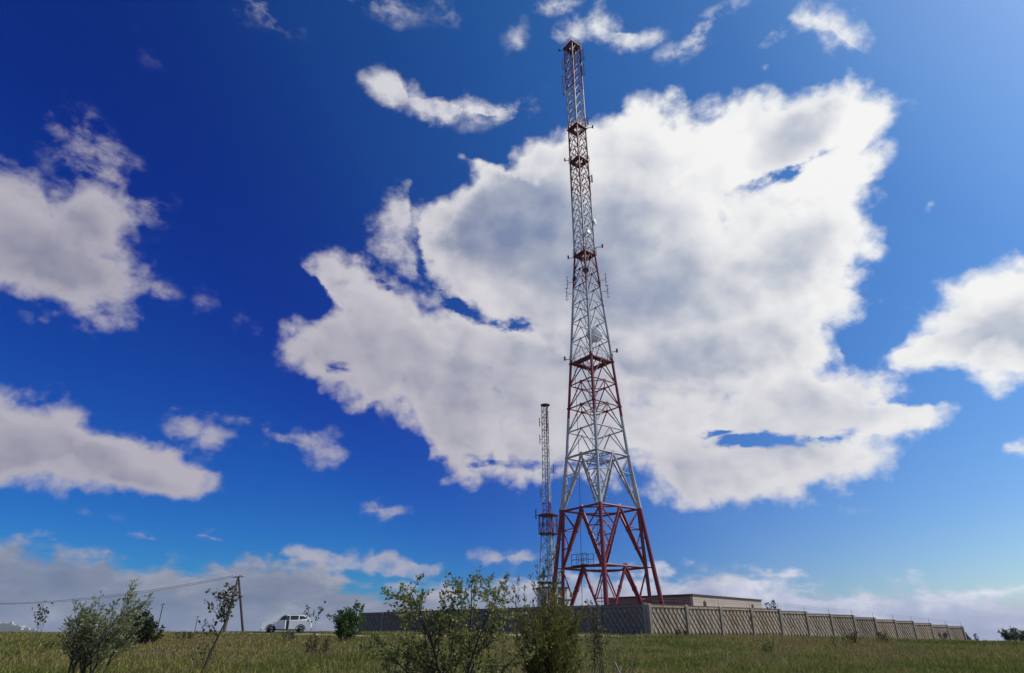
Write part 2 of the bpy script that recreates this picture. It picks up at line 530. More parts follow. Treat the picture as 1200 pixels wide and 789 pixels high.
dish(cd[3] * 1.6 + cd[0] * .3 + Vector((0, 0, zt(.605))), cd[3] + cd[0] * .7, .42, M['dark_steel'])
dish(cd[0] * 1.7 + Vector((0, 0, zt(.61))), cd[0], .45, M['dark_steel'])
for k, e, o, s in ((3, .655, .9, .0), (1, .675, 1.1, .0), (3, .90, .8, 0), (1, .985, 1.1, 0), (3, .44, .8, 0), (1, .45, .8, 0), (3, 1.235, .9, 0)):
    arm(k, e, o, s)
for k in (3, 1):                                       # dipole stacks
    for e in (.575, .60):
        c = corner(k, e); mb = MB()
        mb.tube([c, c + cd[k] * .9], .035, 5)
        mb.tube([c + cd[k] * .9 + Vector((0, 0, -1.0)), c + cd[k] * .9 + Vector((0, 0, 1.0))], .04, 5)
        for zz in (-.9, -.3, .3, .9): mb.tube([c + cd[k] * .65 + Vector((0, 0, zz)), c + cd[k] * 1.15 + Vector((0, 0, zz))], .025, 4)
        mb.build('dipole_antenna', M['dark_steel'], tower)
def panel_antenna(k, e, out, h, side, mat):
    c = corner(k, e) + cd[k] * out + cd[(k + 1) % 4] * side
    ang = math.atan2(cd[k].y, cd[k].x)
    Mz = Matrix.Rotation(ang, 3, 'Z')
    mb = MB().box(c, (.16, .34, h), Mz).box(c - cd[k] * .14, (.06, .38, h * .96), Mz)
    mb.tube([c - cd[k] * .35 + Vector((0, 0, -h * .62)), c - cd[k] * .35 + Vector((0, 0, h * .62))], .045, 6)
    for zz in (-.4, .4): mb.tube([c + Vector((0, 0, zz * h)), c - cd[k] * .5 + Vector((0, 0, zz * h))], .03, 4)
    mb.build('panel_antenna', mat, tower)
for k, e, o, h, s in ((1, 1.213, .55, 2.6, 0), (1, 1.165, .45, 2.4, 0), (1, 1.205, .55, 2.2, -.7), (3, 1.19, .45, 2.4, 0), (3, 1.135, .6, 2.4, 0),
                      (3, 1.10, .55, 2.0, .4), (0, 1.175, .4, 1.9, .5)):
    panel_antenna(k, e, o, h, s, M['blue_grey'])
panel_antenna(1, 1.006, .45, 1.5, 0, M['blue_grey'])
panel_antenna(1, .845, .4, 1.2, 0, M['grey_steel'])
MB().tube([(0, 0, zt(1.24)), (0, 0, zt(1.272))], [.05, .02], 6).build('lightning_rod', M['dark_steel'], tower)

# ------------------------------------------------------------------ second mast
YM = 90.0
MXx = .0573 * YM
MBz = EYE - .3
mast = empty('lattice_mast', (MXx, YM, MBz))
tag(mast, 'slim pale lattice mast with a red balcony behind the tall tower on its left', 'lattice mast')
def zm(e): return e * YM + EYE - MBz
MT = [(-.01, 2.6), (.0655, 2.25), (.138, 1.65), (.171, 1.12), (.3515, .9)]
mcd = [Vector((math.cos(R(a)), math.sin(R(a)), 0)) for a in (-75, 45, 165)]
def mc(k, e):
    p = mcd[k] * lerp_tab(MT, e) * .62; return Vector((p.x, p.y, zm(e)))
M['mast_paint'] = banded_mat('mast_paint', [(zm(.136), zm(.187)), (zm(.30), 99)], (.20, .035, .035), (.50, .50, .51), .6)
MP = M['mast_paint']
for k in range(3):
    MB().tube([mc(k, e) for e in (-.003, .0655, .138, .171, .3515)], [.10, .095, .085, .065, .055], 8).build('leg', MP, mast)
ml = list(np.linspace(-.003, .138, 8)) + list(np.linspace(.152, .3515, 19))
for i in range(len(ml) - 1):
    mb = MB(); e0, e1 = ml[i], ml[i + 1]
    for k in range(3):
        n = (k + 1) % 3
        mb.tube([mc(k, e1), mc(n, e1)], .032, 5)
        if i % 2: mb.tube([mc(k, e0), mc(n, e1)], .036, 5)
        else: mb.tube([mc(n, e0), mc(k, e1)], .036, 5)
        if i < 8: mb.tube([mc(k, e0), mc(n, e1)], .04, 5); mb.tube([mc(n, e0), mc(k, e1)], .04, 5)
    mb.build('lattice_bracing', MP, mast)
def round_deck(e, r_, th, mat, rails):
    mb = MB().disc((0, 0, zm(e)), (0, 0, 1), r_, th, 12)
    d = mb.build('platform', mat, mast)
    if rails:
        rb = MB()
        for k in range(12):
            a = 2 * math.pi * k / 12; q_ = Vector((math.cos(a) * r_, math.sin(a) * r_, zm(e)))
            rb.tube([q_, q_ + Vector((0, 0, rails))], .045, 4)
            a2 = 2 * math.pi * (k + 1) / 12; q2 = Vector((math.cos(a2) * r_, math.sin(a2) * r_, zm(e)))
            for hz in (.5, 1): rb.tube([q_ + Vector((0, 0, rails * hz)), q2 + Vector((0, 0, rails * hz))], .045, 4)
        rb.build('guard_rail', mat, d)
round_deck(.138, 1.35, .12, M['platform_red'], 2.6)
round_deck(.1665, 1.42, .12, M['platform_red'], .0)
for s in (-1, 1):
    mb = MB(); o = Vector((s * 1.42, 0, zm(.1665)))
    mb.tube([o, o + Vector((s * .3, 0, 0))], .06, 5); mb.tube([o + Vector((s * .3, 0, -.5)), o + Vector((s * .3, 0, .9))], .09, 6)
    mb.build('antenna_arm', M['dark_steel'], mast)
round_deck(.3515, .74, .1, M['dark_steel'], 0)
round_deck(.0665, 1.75, .12, M['dark_steel'], 0)
for e, s in ((.29, -1), (.24, 1), (.2, -1), (.32, -1)):
    mb = MB(); o = Vector((s * .5, -.3, zm(e)))
    mb.tube([o, o + Vector((s * .45, 0, 0))], .04, 5); mb.tube([o + Vector((s * .45, 0, -.7)), o + Vector((s * .45, 0, .7))], .06, 5)
    mb.build('antenna_arm', M['dark_steel'], mast)
mb = MB()
for s in (-.16, .16): mb.tube([(s - .1, -.7, .1), (s - .1, -.5, zm(.345))], .04, 5)
for i in range(60): mb.tube([(-.26, -.7 + .2 * i / 60, .3 + i * .5), (.06, -.7 + .2 * i / 60, .3 + i * .5)], .02, 4)
mb.build('ladder', M['dark_steel'], mast)

# ------------------------------------------------------------------ equipment hut beside the mast
hut = empty('equipment_hut', (MXx + .6, YM + 5, MBz), R(20))
tag(hut, 'small cream equipment hut with dark roof at the foot of the slim mast', 'hut')
MB().box((0, 0, 2.9), (3.4, 3.0, 5.8)).build('wall', M['hut'], hut)
MB().box((0, 0, 5.9), (3.8, 3.4, .22)).build('roof', M['roof_felt'], hut)
dr = MB().box((-.6, -1.53, 1.1), (.95, .06, 2.1)).build('door', M['grey_steel'], hut)
wn = MB().box((.7, -1.53, 4.2), (.9, .06, .9)).build('window', M['dark_glass'], hut)

# ------------------------------------------------------------------ flat-roofed building behind the fence
bc = at(811.6, 700, 74)
bld = empty('flat_roofed_building', (bc.x, bc.y, EYE - .5))
tag(bld, 'low flat roofed building of brick and pale plaster beyond the fence corner', 'building')
bz = .0519 * 74 + .30
br = Vector((math.cos(R(47)), math.sin(R(47)), 0)); bl_ = Vector((-math.sin(R(47)), math.cos(R(47)), 0))
LR, LL = 18.6, 11.6
def prism_wall(mb, a, b_, th, h, z0=0, inward=None):
    a, b_ = Vector(a), Vector(b_); n = inward * th
    mb.add([a + Vector((0, 0, z0)), b_ + Vector((0, 0, z0)), b_ + n + Vector((0, 0, z0)), a + n + Vector((0, 0, z0)),
            a + Vector((0, 0, h)), b_ + Vector((0, 0, h)), b_ + n + Vector((0, 0, h)), a + n + Vector((0, 0, h))],
           [(0, 3, 2, 1), (4, 5, 6, 7), (0, 1, 5, 4), (1, 2, 6, 5), (2, 3, 7, 6), (3, 0, 4, 7)])
O = Vector((0, 0, 0))
mb = MB(); prism_wall(mb, O, br * LR, .3, bz, 0, bl_); mb.build('side_wall', M['plaster'], bld)
mb = MB(); prism_wall(mb, bl_ * .302, bl_ * LL, .3, bz, 0, br); mb.build('end_wall', M['brick'], bld)
mb = MB(); prism_wall(mb, bl_ * LL + br * .31, bl_ * LL + br * LR, .3, bz, 0, -bl_); prism_wall(mb, br * LR + bl_ * .31, br * LR + bl_ * (LL - .31), .3, bz, 0, -br)
mb.build('rear_wall', M['brick'], bld)
MR = Matrix((br, bl_, Vector((0, 0, 1)))).transposed()
MB().box(br * LR / 2 + bl_ * LL / 2 + Vector((0, 0, bz + .067)), (LR + .24, LL + .24, .13), MR).build('roof', M['roof_felt'], bld)
for s in (2.7, 15.6):
    c = br * s + Vector((0, 0, bz - .98)) - bl_ * .02
    mb = MB(); seg = [(-.32, -.4), (.32, -.4), (.32, .25), (.23, .42), (.0, .5), (-.23, .42), (-.32, .25)]
    fr = [c + br * a - bl_ * .02 + Vector((0, 0, z_)) for a, z_ in seg]; bk = [c + br * a + bl_ * .015 + Vector((0, 0, z_)) for a, z_ in seg]
    n = len(seg); mb.add(fr + bk, [tuple(range(n)), tuple(reversed(range(n, 2 * n)))] + [(i, n + i, n + (i + 1) % n, (i + 1) % n) for i in range(n)])
    w_ = mb.build('window', M['dark_glass'], bld)
    MB().box(c - bl_ * .05 + Vector((0, 0, -.44)), (.8, .14, .07), MR).build('sill', M['concrete'], w_)

# ------------------------------------------------------------------ concrete fences with diamond relief
def panel_mesh(L_, H_):
    """panel in local x (length), z (height); the relief looks to -y"""
    mb = MB()
    fr = .13; th = .13
    mb.box((L_ / 2, .06, H_ / 2), (L_ - .02, .06, H_ - .002))
    mb.box((L_ / 2, -.035, H_ - fr / 2), (L_ - .04, .128, fr)); mb.box((L_ / 2, -.035, fr / 2), (L_ - .04, .128, fr))
    cols, rows = 8, 3.0
    x0, x1, z0, z1 = .12, L_ - .12, fr + .01, H_ - fr - .01
    dx, dz = (x1 - x0) / cols, (z1 - z0) / rows
    hx, hz = dx / 2 - .005, dz / 2 - .007
    j = 0
    r2 = int(rows * 2)
    for rj in range(1, r2):
        zc = z0 + rj * dz / 2
        off = 0 if rj % 2 else .5
        for ci in range(cols + 1):
            xc = x0 + (ci + off + (.5 if off == 0 else 0) - (0 if off == 0 else .5) ) * dx
            l_, r_ = max(xc - hx, x0), min(xc + hx, x1)
            if r_ - l_ < hx * .5 or xc < x0 - .01 or xc > x1 + .01: continue
            f_ = .029
            ax_ = min(max(xc, l_ + .02), r_ - .02)
            k_ = .36
            L2, B2 = (l_ + k_ * (xc - l_), zc + k_ * hz), (xc + k_ * (r_ - xc), zc - hz + k_ * hz)
            ring = [L2, B2, (r_, zc), (xc, zc + hz)]
            mx_, mz_ = sum(q_[0] for q_ in ring) / 4, sum(q_[1] for q_ in ring) / 4
            vs = [(x, f_, z) for x, z in ring] + [(mx_ + (x - mx_) * .9, f_ - th, mz_ + (z - mz_) * .93) for x, z in ring]
            mb.add(vs, [(0, 1, 5, 4), (1, 2, 6, 5), (2, 3, 7, 6), (3, 0, 4, 7), (4, 5, 6, 7)])
    return mb

def fence(name, label, P0, P1, npan, tops, height, post_w, wires=False, panel_mat=None):
    P0, P1 = Vector(P0), Vector(P1)
    d = (P1 - P0); Lp = d.length / npan
    rz = math.atan2(d.y, d.x)
    root = empty(name, (P0.x, P0.y, EYE), rz)
    tag(root, label, 'fence', 'concrete fence round the tower yard')
    proto = cop = None
    for i in range(npan):
        zt_ = tops[i] - .11
        if proto is None:
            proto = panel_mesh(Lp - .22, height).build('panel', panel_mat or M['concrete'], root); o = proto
        else:
            o = proto.copy(); link(o, root)
        if cop is None: cop = MB().box((Lp / 2 - .11, .03, .055), (Lp - .24, .2, .10)).build('coping', M['coping'], root); c_ = cop
        else: c_ = cop.copy(); link(c_, root)
        c_.location = (i * Lp + .11, 0, zt_)
        o.location = (i * Lp + .11, 0, zt_ - height)
        o.rotation_euler = (R(random.uniform(-.7, .7)), R(random.uniform(-.25, .25)), 0)
    proto = None
    for i in range(npan + 1):
        zt_ = max(tops[min(i, npan - 1)], tops[max(i - 1, 0)]) - .03
        if proto is None:
            mb = MB().box((0, 0, -height / 2 - .2), (post_w, .30, height + .4))
            mb.add([(-post_w / 2, -.13, 0), (post_w / 2, -.13, 0), (post_w / 2, .13, 0), (-post_w / 2, .13, 0), (0, -.05, .07), (0, .05, .07)],
                   [(0, 1, 4), (1, 2, 5, 4), (2, 3, 5), (3, 0, 4, 5)])
            proto = mb.build('post', M['post_concrete'], root); o = proto
        else:
            o = proto.copy(); link(o, root)
        o.location = (i * Lp, -.04, zt_)
    if wires:
        br_ = MB()
        for i in range(npan + 1):
            zt_ = max(tops[min(i, npan - 1)], tops[max(i - 1, 0)])
            br_.tube([(i * Lp, .03, zt_), (i * Lp - .06, -.02, zt_ + .32), (i * Lp - .3, -.18, zt_ + .5)], .014, 5)
        br_.build('wire_bracket', M['dark_steel'], root)
        for a, z_ in ((-.06, .3), (-.3, .48)):
            w_ = MB()
            pts = []
            for i in range(npan + 1):
                zt_ = max(tops[min(i, npan - 1)], tops[max(i - 1, 0)])
                pts.append((i * Lp + a, -.02 if a > -.1 else -.18, zt_ + z_))
            w_.tube(pts, .008, 4); w_.build('barbed_wire', M['wire'], root)
    return root, Lp

Y0 = 55.0
def rel_top(u, v, k):                                  # height over the eye of a point at panel k of the sunlit run
    e = ray(u, v); return e.z / e.y * Y0 * (1 + .049 * k)
PC = Vector((.2049 * Y0, Y0, 0))
PR = Vector(((.2049 + 13 * .0680) * Y0, (1 + 13 * .049) * Y0, 0))
tv_ = [(785, 708.6), (826, 710.4), (864, 711.8), (899, 713.2), (931, 716.2), (961, 719.2), (988, 720.4), (1014, 723.4), (1038, 726), (1061, 727.5), (1081, 730), (1100, 732.2), (1117, 733.8)]
topsR = [rel_top(u, v, i + .5) for i, (u, v) in enumerate(tv_)]
fr_, LpR = fence('concrete_fence', 'sunlit grey concrete fence run with slanted diamond relief stepping down to the right',
                 PC, PR, 13, topsR, 2.45, .34, wires=True)
PL = Vector((-.2235 * 1.53 * Y0, 1.53 * Y0, 0))
dirL = (PL - PC).normalized()
nL = 9
topsL = [2.10 + .02 * random.uniform(-1, 1) - .0 * i for i in range(nL)]
M['concrete_shaded'] = rough_mat('shaded_concrete', (.115, .10, .085), (.20, .175, .15), .9, .92, (.16, .14, .12), .4, 25)  # darker copy of the fence concrete, this run's shade put into its colour
# built from the far left end towards the corner so that the relief faces the meadow
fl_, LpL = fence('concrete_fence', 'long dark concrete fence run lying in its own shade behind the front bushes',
                 PL, PC - (PC - PL).normalized() * .32, nL, topsL, 2.45, .3, panel_mat=M['concrete_shaded'])

# ------------------------------------------------------------------ utility poles and wires
def make_pole(name, label, top, base, strut=None, r_=.13, group=None):
    root = empty(name, base)
    tag(root, label, 'utility pole', group)
    t = Vector(top) - Vector(base)
    MB().tube([(0, 0, -.3), t * .5, t], [r_ * 1.15, r_, r_ * .85], 8).build('pole', M['wood'], root)
    if strut is not None:
        s = Vector(strut) - Vector(base)
        MB().tube([s - Vector((0, 0, .3)), t * .93 + Vector((.12, 0, 0))], [r_, r_ * .75], 8).build('brace', M['wood'], root)
    ca = MB().tube([t * .97 + Vector((-.75, -.12, 0)), t * .97 + Vector((.75, -.12, .1))], .055, 6).build('crossarm', M['wood'], root)
    for s in (-.65, -.1, .6):
        p_ = t * .97 + Vector((s, -.12, .06 + s * .06))
        MB().tube([p_, p_ + Vector((0, 0, .1)), p_ + Vector((0, 0, .24))], [.03, .07, .045], 8).build('insulator', M['white_paint'], ca)
    return root, Vector(base)
pt = at(280, 675, 90); pb = at(262, 741, 88); pb.z = G(pb.x, pb.y)
ps = at(285.8, 741, 92); ps.z = G(ps.x, ps.y)
make_pole('utility_pole', 'dark wooden utility pole with a slanting brace left of the white car', pt, pb, ps, .19)
p2t = at(191.5, 707, 170); p2b = Vector((p2t.x, p2t.y, G(p2t.x, p2t.y)))
make_pole('utility_pole', 'thin distant utility pole on the skyline right of the big left bush', p2t, p2b, None, .13)
p3t = at(232, 722, 230); p3b = Vector((p3t.x, p3t.y, G(p3t.x, p3t.y)))
make_pole('utility_pole', 'smallest and farthest utility pole showing just left of the thin sapling', p3t, p3b, None, .13)
wend = Vector((-104, 118, EYE + 4.6))
for i, (dx, dz) in enumerate(((-.65, .18), (.6, .26))):
    a = pt + Vector((dx, -.12, dz - .15)); b_ = wend + Vector((dx, 0, dz))
    pts = []
    for k in range(25):
        t = k / 24; q_ = a.lerp(b_, t); q_.z -= 1.55 * 4 * t * (1 - t) * (1 + .12 * i); pts.append(q_)
    o = MB().tube(pts, .024, 5).build('overhead_wire', M['wire'])
    tag(o, ('upper' if i else 'lower') + ' of the two sagging wires running left from the braced pole', 'wire', 'wires of the braced pole')
a = pt + Vector((.5, 0, .0)); b_ = at(420, 676, 190)
pts = [a.lerp(b_, k / 12) - Vector((0, 0, 2.2 * 4 * (k / 12) * (1 - k / 12) * .12)) for k in range(13)]
# ------------------------------------------------------------------ white SUV
M['car_white'] = rough_mat('car_white', (.82, .83, .84), (.86, .87, .87), 1, .22)
M['car_glass'] = rough_mat('car_glass', (.012, .015, .02), (.02, .024, .03), 1, .06)
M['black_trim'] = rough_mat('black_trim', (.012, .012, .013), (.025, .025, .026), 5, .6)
M['tyre'] = rough_mat('tyre', (.014, .014, .014), (.025, .025, .025), 5, .85)
M['rim'] = rough_mat('rim', (.35, .35, .36), (.5, .5, .51), 5, .3, None, 0, 1, .8)
M['lamp_clear'] = rough_mat('lamp_clear', (.45, .47, .5), (.6, .62, .65), 5, .1)
M['lamp_red'] = rough_mat('lamp_red', (.25, .01, .01), (.35, .02, .02), 5, .2)
cp = at(335, 741, 66); cz = G(cp.x, cp.y) - .03
car = empty('parked_car', (cp.x, cp.y, cz), R(17))
tag(car, 'white estate style off-roader parked on the grass with its front door ajar', 'car')
# local: nose at -x, side towards the camera at -y, wheels on z = 0
def extrude_profile(prof, yfun, inset=.0):
    """prof: side outline (x, z); yfun(z) half width. Four loops give rounded flanks."""
    n = len(prof); cx = sum(p_[0] for p_ in prof) / n; cz_ = sum(p_[1] for p_ in prof) / n
    loops = []
    for sgn, k, sc in ((-1, 1, .975), (-1, .93, 1), (1, .93, 1), (1, 1, .975)):
        loops.append([(cx + (x - cx) * sc, sgn * k * yfun(z), cz_ + (z - cz_) * sc) for x, z in prof])
    vs = [p_ for l_ in loops for p_ in l_]
    fs = [tuple(range(n)), tuple(reversed(range(3 * n, 4 * n)))]
    for i in range(3):
        for k in range(n): fs.append((i * n + k, (i + 1) * n + k, (i + 1) * n + (k + 1) % n, i * n + (k + 1) % n))
    return vs, fs
def arch(cx, r_, n=7): return [(cx + r_ * math.cos(math.pi * k / (n - 1)), .36 + r_ * math.sin(math.pi * k / (n - 1))) for k in range(n)]
FW, RW, WR = -1.42, 1.30, .36
low = [(-2.34, .42), (-2.36, .62), (-2.30, .84), (-2.12, .97), (-1.70, 1.06), (-1.20, 1.13), (-.95, 1.16), (1.95, 1.20), (2.24, 1.12), (2.30, .80), (2.32, .50), (2.22, .32)]
low += arch(RW, .42) + [(.0, .26)] + arch(FW, .42) + [(-2.1, .30)]
mb = MB(); mb.add(*extrude_profile(low, lambda z: .93)); mb.build('body', M['car_white'], car)
cab = [(-1.05, 1.12), (-.30, 1.60), (.10, 1.66), (1.00, 1.66), (1.72, 1.59), (2.02, 1.42), (2.20, 1.14)]
mb = MB(); mb.add(*extrude_profile(cab, lambda z: .90 - .34 * max(0, z - 1.12))); mb.build('roof', M['car_white'], car)
def side_panel(poly, sgn, yoff, mat, name, parent, th=.012):
    n = len(poly); yf = lambda z: .90 - .34 * max(0, z - 1.12)
    o_ = [(x, sgn * (yf(z) + yoff), z) for x, z in poly]; i_ = [(x, sgn * (yf(z) + yoff - th), z) for x, z in poly]
    mb = MB().add(o_ + i_, [tuple(range(n)), tuple(reversed(range(n, 2 * n)))] + [(k, (k + 1) % n, n + (k + 1) % n, n + k) for k in range(n)])
    return mb.build(name, mat, parent)
wA = [(-.74, 1.20), (-.24, 1.54), (.18, 1.585), (.18, 1.20)]
wB = [(.26, 1.20), (.26, 1.59), (1.02, 1.59), (1.02, 1.21)]
wC = [(1.10, 1.22), (1.10, 1.57), (1.48, 1.54), (1.80, 1.38), (1.76, 1.30)]
for sgn in (-1, 1):
    if sgn == 1: side_panel(wA, sgn, .004, M['car_glass'], 'window', car)
    side_panel(wB, sgn, .004, M['car_glass'], 'window', car); side_panel(wC, sgn, .004, M['car_glass'], 'window', car)
def quad_slab(p4, off, name, mat):
    p4 = [Vector(q_) for q_ in p4]; n = (p4[1] - p4[0]).cross(p4[3] - p4[0]).normalized() * off
    MB().add([q_ + n for q_ in p4] + [q_ - n for q_ in p4], [(0, 1, 2, 3), (7, 6, 5, 4), (0, 4, 5, 1), (1, 5, 6, 2), (2, 6, 7, 3), (3, 7, 4, 0)]).build(name, mat, car)
quad_slab([(-.985, -.76, 1.17), (-.985, .76, 1.17), (-.36, .66, 1.57), (-.36, -.66, 1.57)], .02, 'windscreen', M['car_glass'])
quad_slab([(2.175, .74, 1.20), (2.175, -.74, 1.20), (2.04, -.66, 1.41), (2.04, .66, 1.41)], .02, 'rear_window', M['car_glass'])
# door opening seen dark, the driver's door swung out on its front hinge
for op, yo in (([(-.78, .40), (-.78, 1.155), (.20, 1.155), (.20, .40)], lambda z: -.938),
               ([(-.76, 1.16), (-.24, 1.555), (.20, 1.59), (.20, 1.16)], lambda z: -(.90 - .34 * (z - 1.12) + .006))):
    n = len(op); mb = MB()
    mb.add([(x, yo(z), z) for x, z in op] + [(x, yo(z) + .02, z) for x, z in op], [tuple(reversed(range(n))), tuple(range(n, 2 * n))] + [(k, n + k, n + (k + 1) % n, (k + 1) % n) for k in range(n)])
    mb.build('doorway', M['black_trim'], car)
ang = R(-46)
hx = -.80
def rot(p_):
    x, y, z = p_; x -= hx; y += .94
    return (hx + x * math.cos(ang) - y * math.sin(ang), -.955 + x * math.sin(ang) + y * math.cos(ang), z)
dp = [(-.78, .40), (-.80, 1.17), (.16, 1.19), (.20, .40)]
def door_slab(poly, y0, y1, mat, name, parent):
    n = len(poly)
    vs = [rot((x, y0, z)) for x, z in poly] + [rot((x, y1, z)) for x, z in poly]
    return MB().add(vs, [tuple(reversed(range(n))), tuple(range(n, 2 * n))] + [(k, n + k, n + (k + 1) % n, (k + 1) % n) for k in range(n)]).build(name, mat, parent)
door = door_slab(dp, -.94, -.86, M['car_white'], 'door', car)
door_slab([(-.76, 1.175), (-.24, 1.53), (.14, 1.57), (.14, 1.195)], -.92, -.90, M['car_glass'], 'window', door)
MB().tube([rot((-.78, -.91, 1.18)), rot((-.24, -.86, 1.56)), rot((.17, -.84, 1.60)), rot((.17, -.90, 1.18))], .025, 5).build('window_frame', M['black_trim'], door)
MB().box(rot((.05, -.965, 1.02)), (.16, .03, .03)).build('handle', M['black_trim'], door)
MB().box(rot((-.70, -1.02, 1.21)), (.12, .2, .13)).build('wing_mirror', M['car_white'], door)
MB().box((-.70, 1.0, 1.21), (.12, .2, .13)).build('wing_mirror', M['car_white'], car)
for sgn in (-1, 1):
    MB().box((.62, sgn * .935, .72), (.84, .012, .9)).build('door', M['car_white'], car)
    MB().box((.0, sgn * .925, .33), (2.0, .05, .12)).build('sill_trim', M['black_trim'], car)
    MB().tube([(.05, sgn * .66, 1.64), (.2, sgn * .66, 1.695), (1.2, sgn * .66, 1.69), (1.4, sgn * .66, 1.61)], .016, 6).build('roof_rail', M['grey_steel'], car)
    MB().box((-2.20, sgn * .70, .83), (.28, .36, .13)).build('headlight', M['lamp_clear'], car)
    MB().box((2.22, sgn * .74, 1.0), (.16, .3, .18)).build('tail_light', M['lamp_red'], car)
    for cx in (FW, RW):
        mb = MB()
        for k in range(9):
            a0, a1 = math.pi * k / 9, math.pi * (k + 1) / 9
            v8 = [(cx + r_ * math.cos(a), sgn * y_, .36 + r_ * math.sin(a)) for a in (a0, a1) for r_ in (.415, .475) for y_ in (.80, .945)]
            mb.add(v8, [(1, 3, 7, 5), (2, 6, 7, 3), (0, 4, 5, 1), (0, 2, 6, 4)])
        mb.build('wheel_arch', M['black_trim'], car)
        w_ = empty('wheel', (0, 0, 0)); COL.objects.unlink(w_); link(w_, car); w_.location = (cx, sgn * .82, .36)
        t_ = MB(); pr = [(-.11, .30), (-.11, .345), (-.07, .36), (.07, .36), (.11, .345), (.11, .30)]
        t_.tube([(0, y_, 0) for y_, _ in pr], [q_[1] for q_ in pr], 24); t_.build('tyre', M['tyre'], w_)
        rmb = MB().disc((0, sgn * .06, 0), (0, 1, 0), .225, .13, 20)
        for k in range(5):
            a = 2 * math.pi * k / 5; rmb.tube([(0, sgn * .13, 0), (.2 * math.cos(a), sgn * .125, .2 * math.sin(a))], .03, 5)
        rmb.build('rim', M['rim'], w_)
MB().box((-2.33, 0, .70), (.08, 1.1, .22)).build('grille', M['black_trim'], car)
MB().box((-2.31, 0, .42), (.12, 1.6, .14)).build('bumper', M['black_trim'], car)
MB().box((2.29, 0, .46), (.14, 1.6, .18)).build('bumper', M['black_trim'], car)

# ------------------------------------------------------------------ bushes, saplings and weeds
class Plant:
    def __init__(s, seed):
        s.r = random.Random(seed); s.w = MB(); s.lv = []; s.lf = []
    def leaf(s, p, d, size, asp):
        r_ = s.r
        d = Vector(d).normalized()
        n = Vector((r_.uniform(-1, 1), r_.uniform(-1, 1), r_.uniform(-.3, 1)))
        w = d.cross(n)
        if w.length < 1e-4: w = d.orthogonal()
        w.normalize(); up = w.cross(d) * size * .12
        b0 = len(s.lv)
        s.lv += [p, p + d * size * .45 + w * size * asp + up, p + d * size, p + d * size * .45 - w * size * asp + up]
        s.lf.append((b0, b0 + 1, b0 + 2, b0 + 3))
    def grow(s, p, d, L, r0, depth, P):
        r_ = s.r; nseg = P.get('nseg', 5)
        pts, rad = [p.copy()], [r0]
        d = d.normalized(); q = p.copy(); dirs = [d]
        for i in range(nseg):
            j = P['jit'] * (1 + .3 * depth)
            d = d + Vector((r_.gauss(0, j), r_.gauss(0, j), r_.gauss(0, j * .6))) + Vector(P['wind']) * (.25 + .2 * depth) + Vector((0, 0, P['up']))
            d.normalize(); q = q + d * (L / nseg); pts.append(q.copy()); dirs.append(d.copy())
            rad.append(r0 * (1 - .78 * (i + 1) / nseg))
        s.w.tube(pts, rad, 5 if depth < 2 else 3, cap=False)
        def pos(t):
            x = t * nseg; i = min(int(x), nseg - 1); return pts[i].lerp(pts[i + 1], x - i), dirs[i + 1], rad[i]
        if depth >= P['leafdepth']:
            nl = max(1, int(L * P['leafden'] * r_.uniform(.6, 1.3)))
            for k in range(nl):
                t = P.get('leaf_t0', .1) + (1 - P.get('leaf_t0', .1)) * r_.random() ** P.get('tippow', .8)
                pp, dd, _ = pos(t)
                o = Vector((r_.gauss(0, 1), r_.gauss(0, 1), r_.gauss(.2, .8))).normalized()
                ld = (dd * P.get('along', .6) + o + Vector(P['wind']) * 1.5)
                s.leaf(pp + o * P.get('scatter', .02), ld, P['leaf'] * r_.uniform(.6, 1.3), P['asp'])
        if depth < P['maxdepth']:
            for k in range(P['kids'][depth]):
                t = P['t0'] + (1 - P['t0']) * (k + r_.random()) / P['kids'][depth]
                pp, dd, rr = pos(min(t, .98))
                o = Vector((r_.gauss(0, 1), r_.gauss(0, 1), r_.gauss(0, .5)))
                o = (o - dd * o.dot(dd)).normalized()
                a = R(P['angle']) * r_.uniform(.7, 1.25)
                s.grow(pp, dd * math.cos(a) + o * math.sin(a), L * P['lratio'] * r_.uniform(.65, 1.2) * (1.15 - .5 * t), max(rr * .6, .003), depth + 1, P)

def place_plant(name, label, cat, base, stems, P, leafmat, seed, group=None, woodmat=None, wood_name='stem'):
    """stems: list of (offset, direction, length, radius)"""
    pl = Plant(seed)
    for off, d, L_, r_ in stems: pl.grow(Vector(off), Vector(d), L_, r_, 0, P)
    root = empty(name, base); tag(root, label, cat, group)
    pl.w.build(wood_name, woodmat or M['bark'], root)
    if pl.lf:
        mb = MB(); mb.v = [tuple(q_) for q_ in pl.lv]; mb.f = pl.lf; mb.sm = [False] * len(pl.lf)
        mb.build('foliage', leafmat, root)
    return root

LM = {}
LM['willow'] = leaf_mat('silver_willow_leaf', (.12, .14, .050), (.22, .245, .105), (.42, .44, .28))
LM['apple'] = leaf_mat('wild_apple_leaf', (.085, .105, .024), (.185, .205, .052), (.34, .345, .13))
LM['broom'] = leaf_mat('yellow_green_leaf', (.085, .09, .018), (.18, .172, .038), (.30, .265, .085))
LM['dark'] = leaf_mat('dark_leaf', (.016, .026, .009), (.03, .045, .014), (.05, .065, .022))
LM['sap'] = leaf_mat('sapling_leaf', (.035, .04, .02), (.075, .08, .042), (.16, .16, .11))
LM['green'] = leaf_mat('bush_green_leaf', (.035, .075, .02), (.065, .125, .032), (.11, .18, .055))
LM['red'] = leaf_mat('brownish_leaf', (.06, .05, .02), (.10, .085, .03), (.15, .12, .06))

def base_at(u, Y, v=760):
    q_ = at(u, v, Y); return Vector((q_.x, q_.y, G(q_.x, q_.y) - .03))
rr_ = random.Random(5)
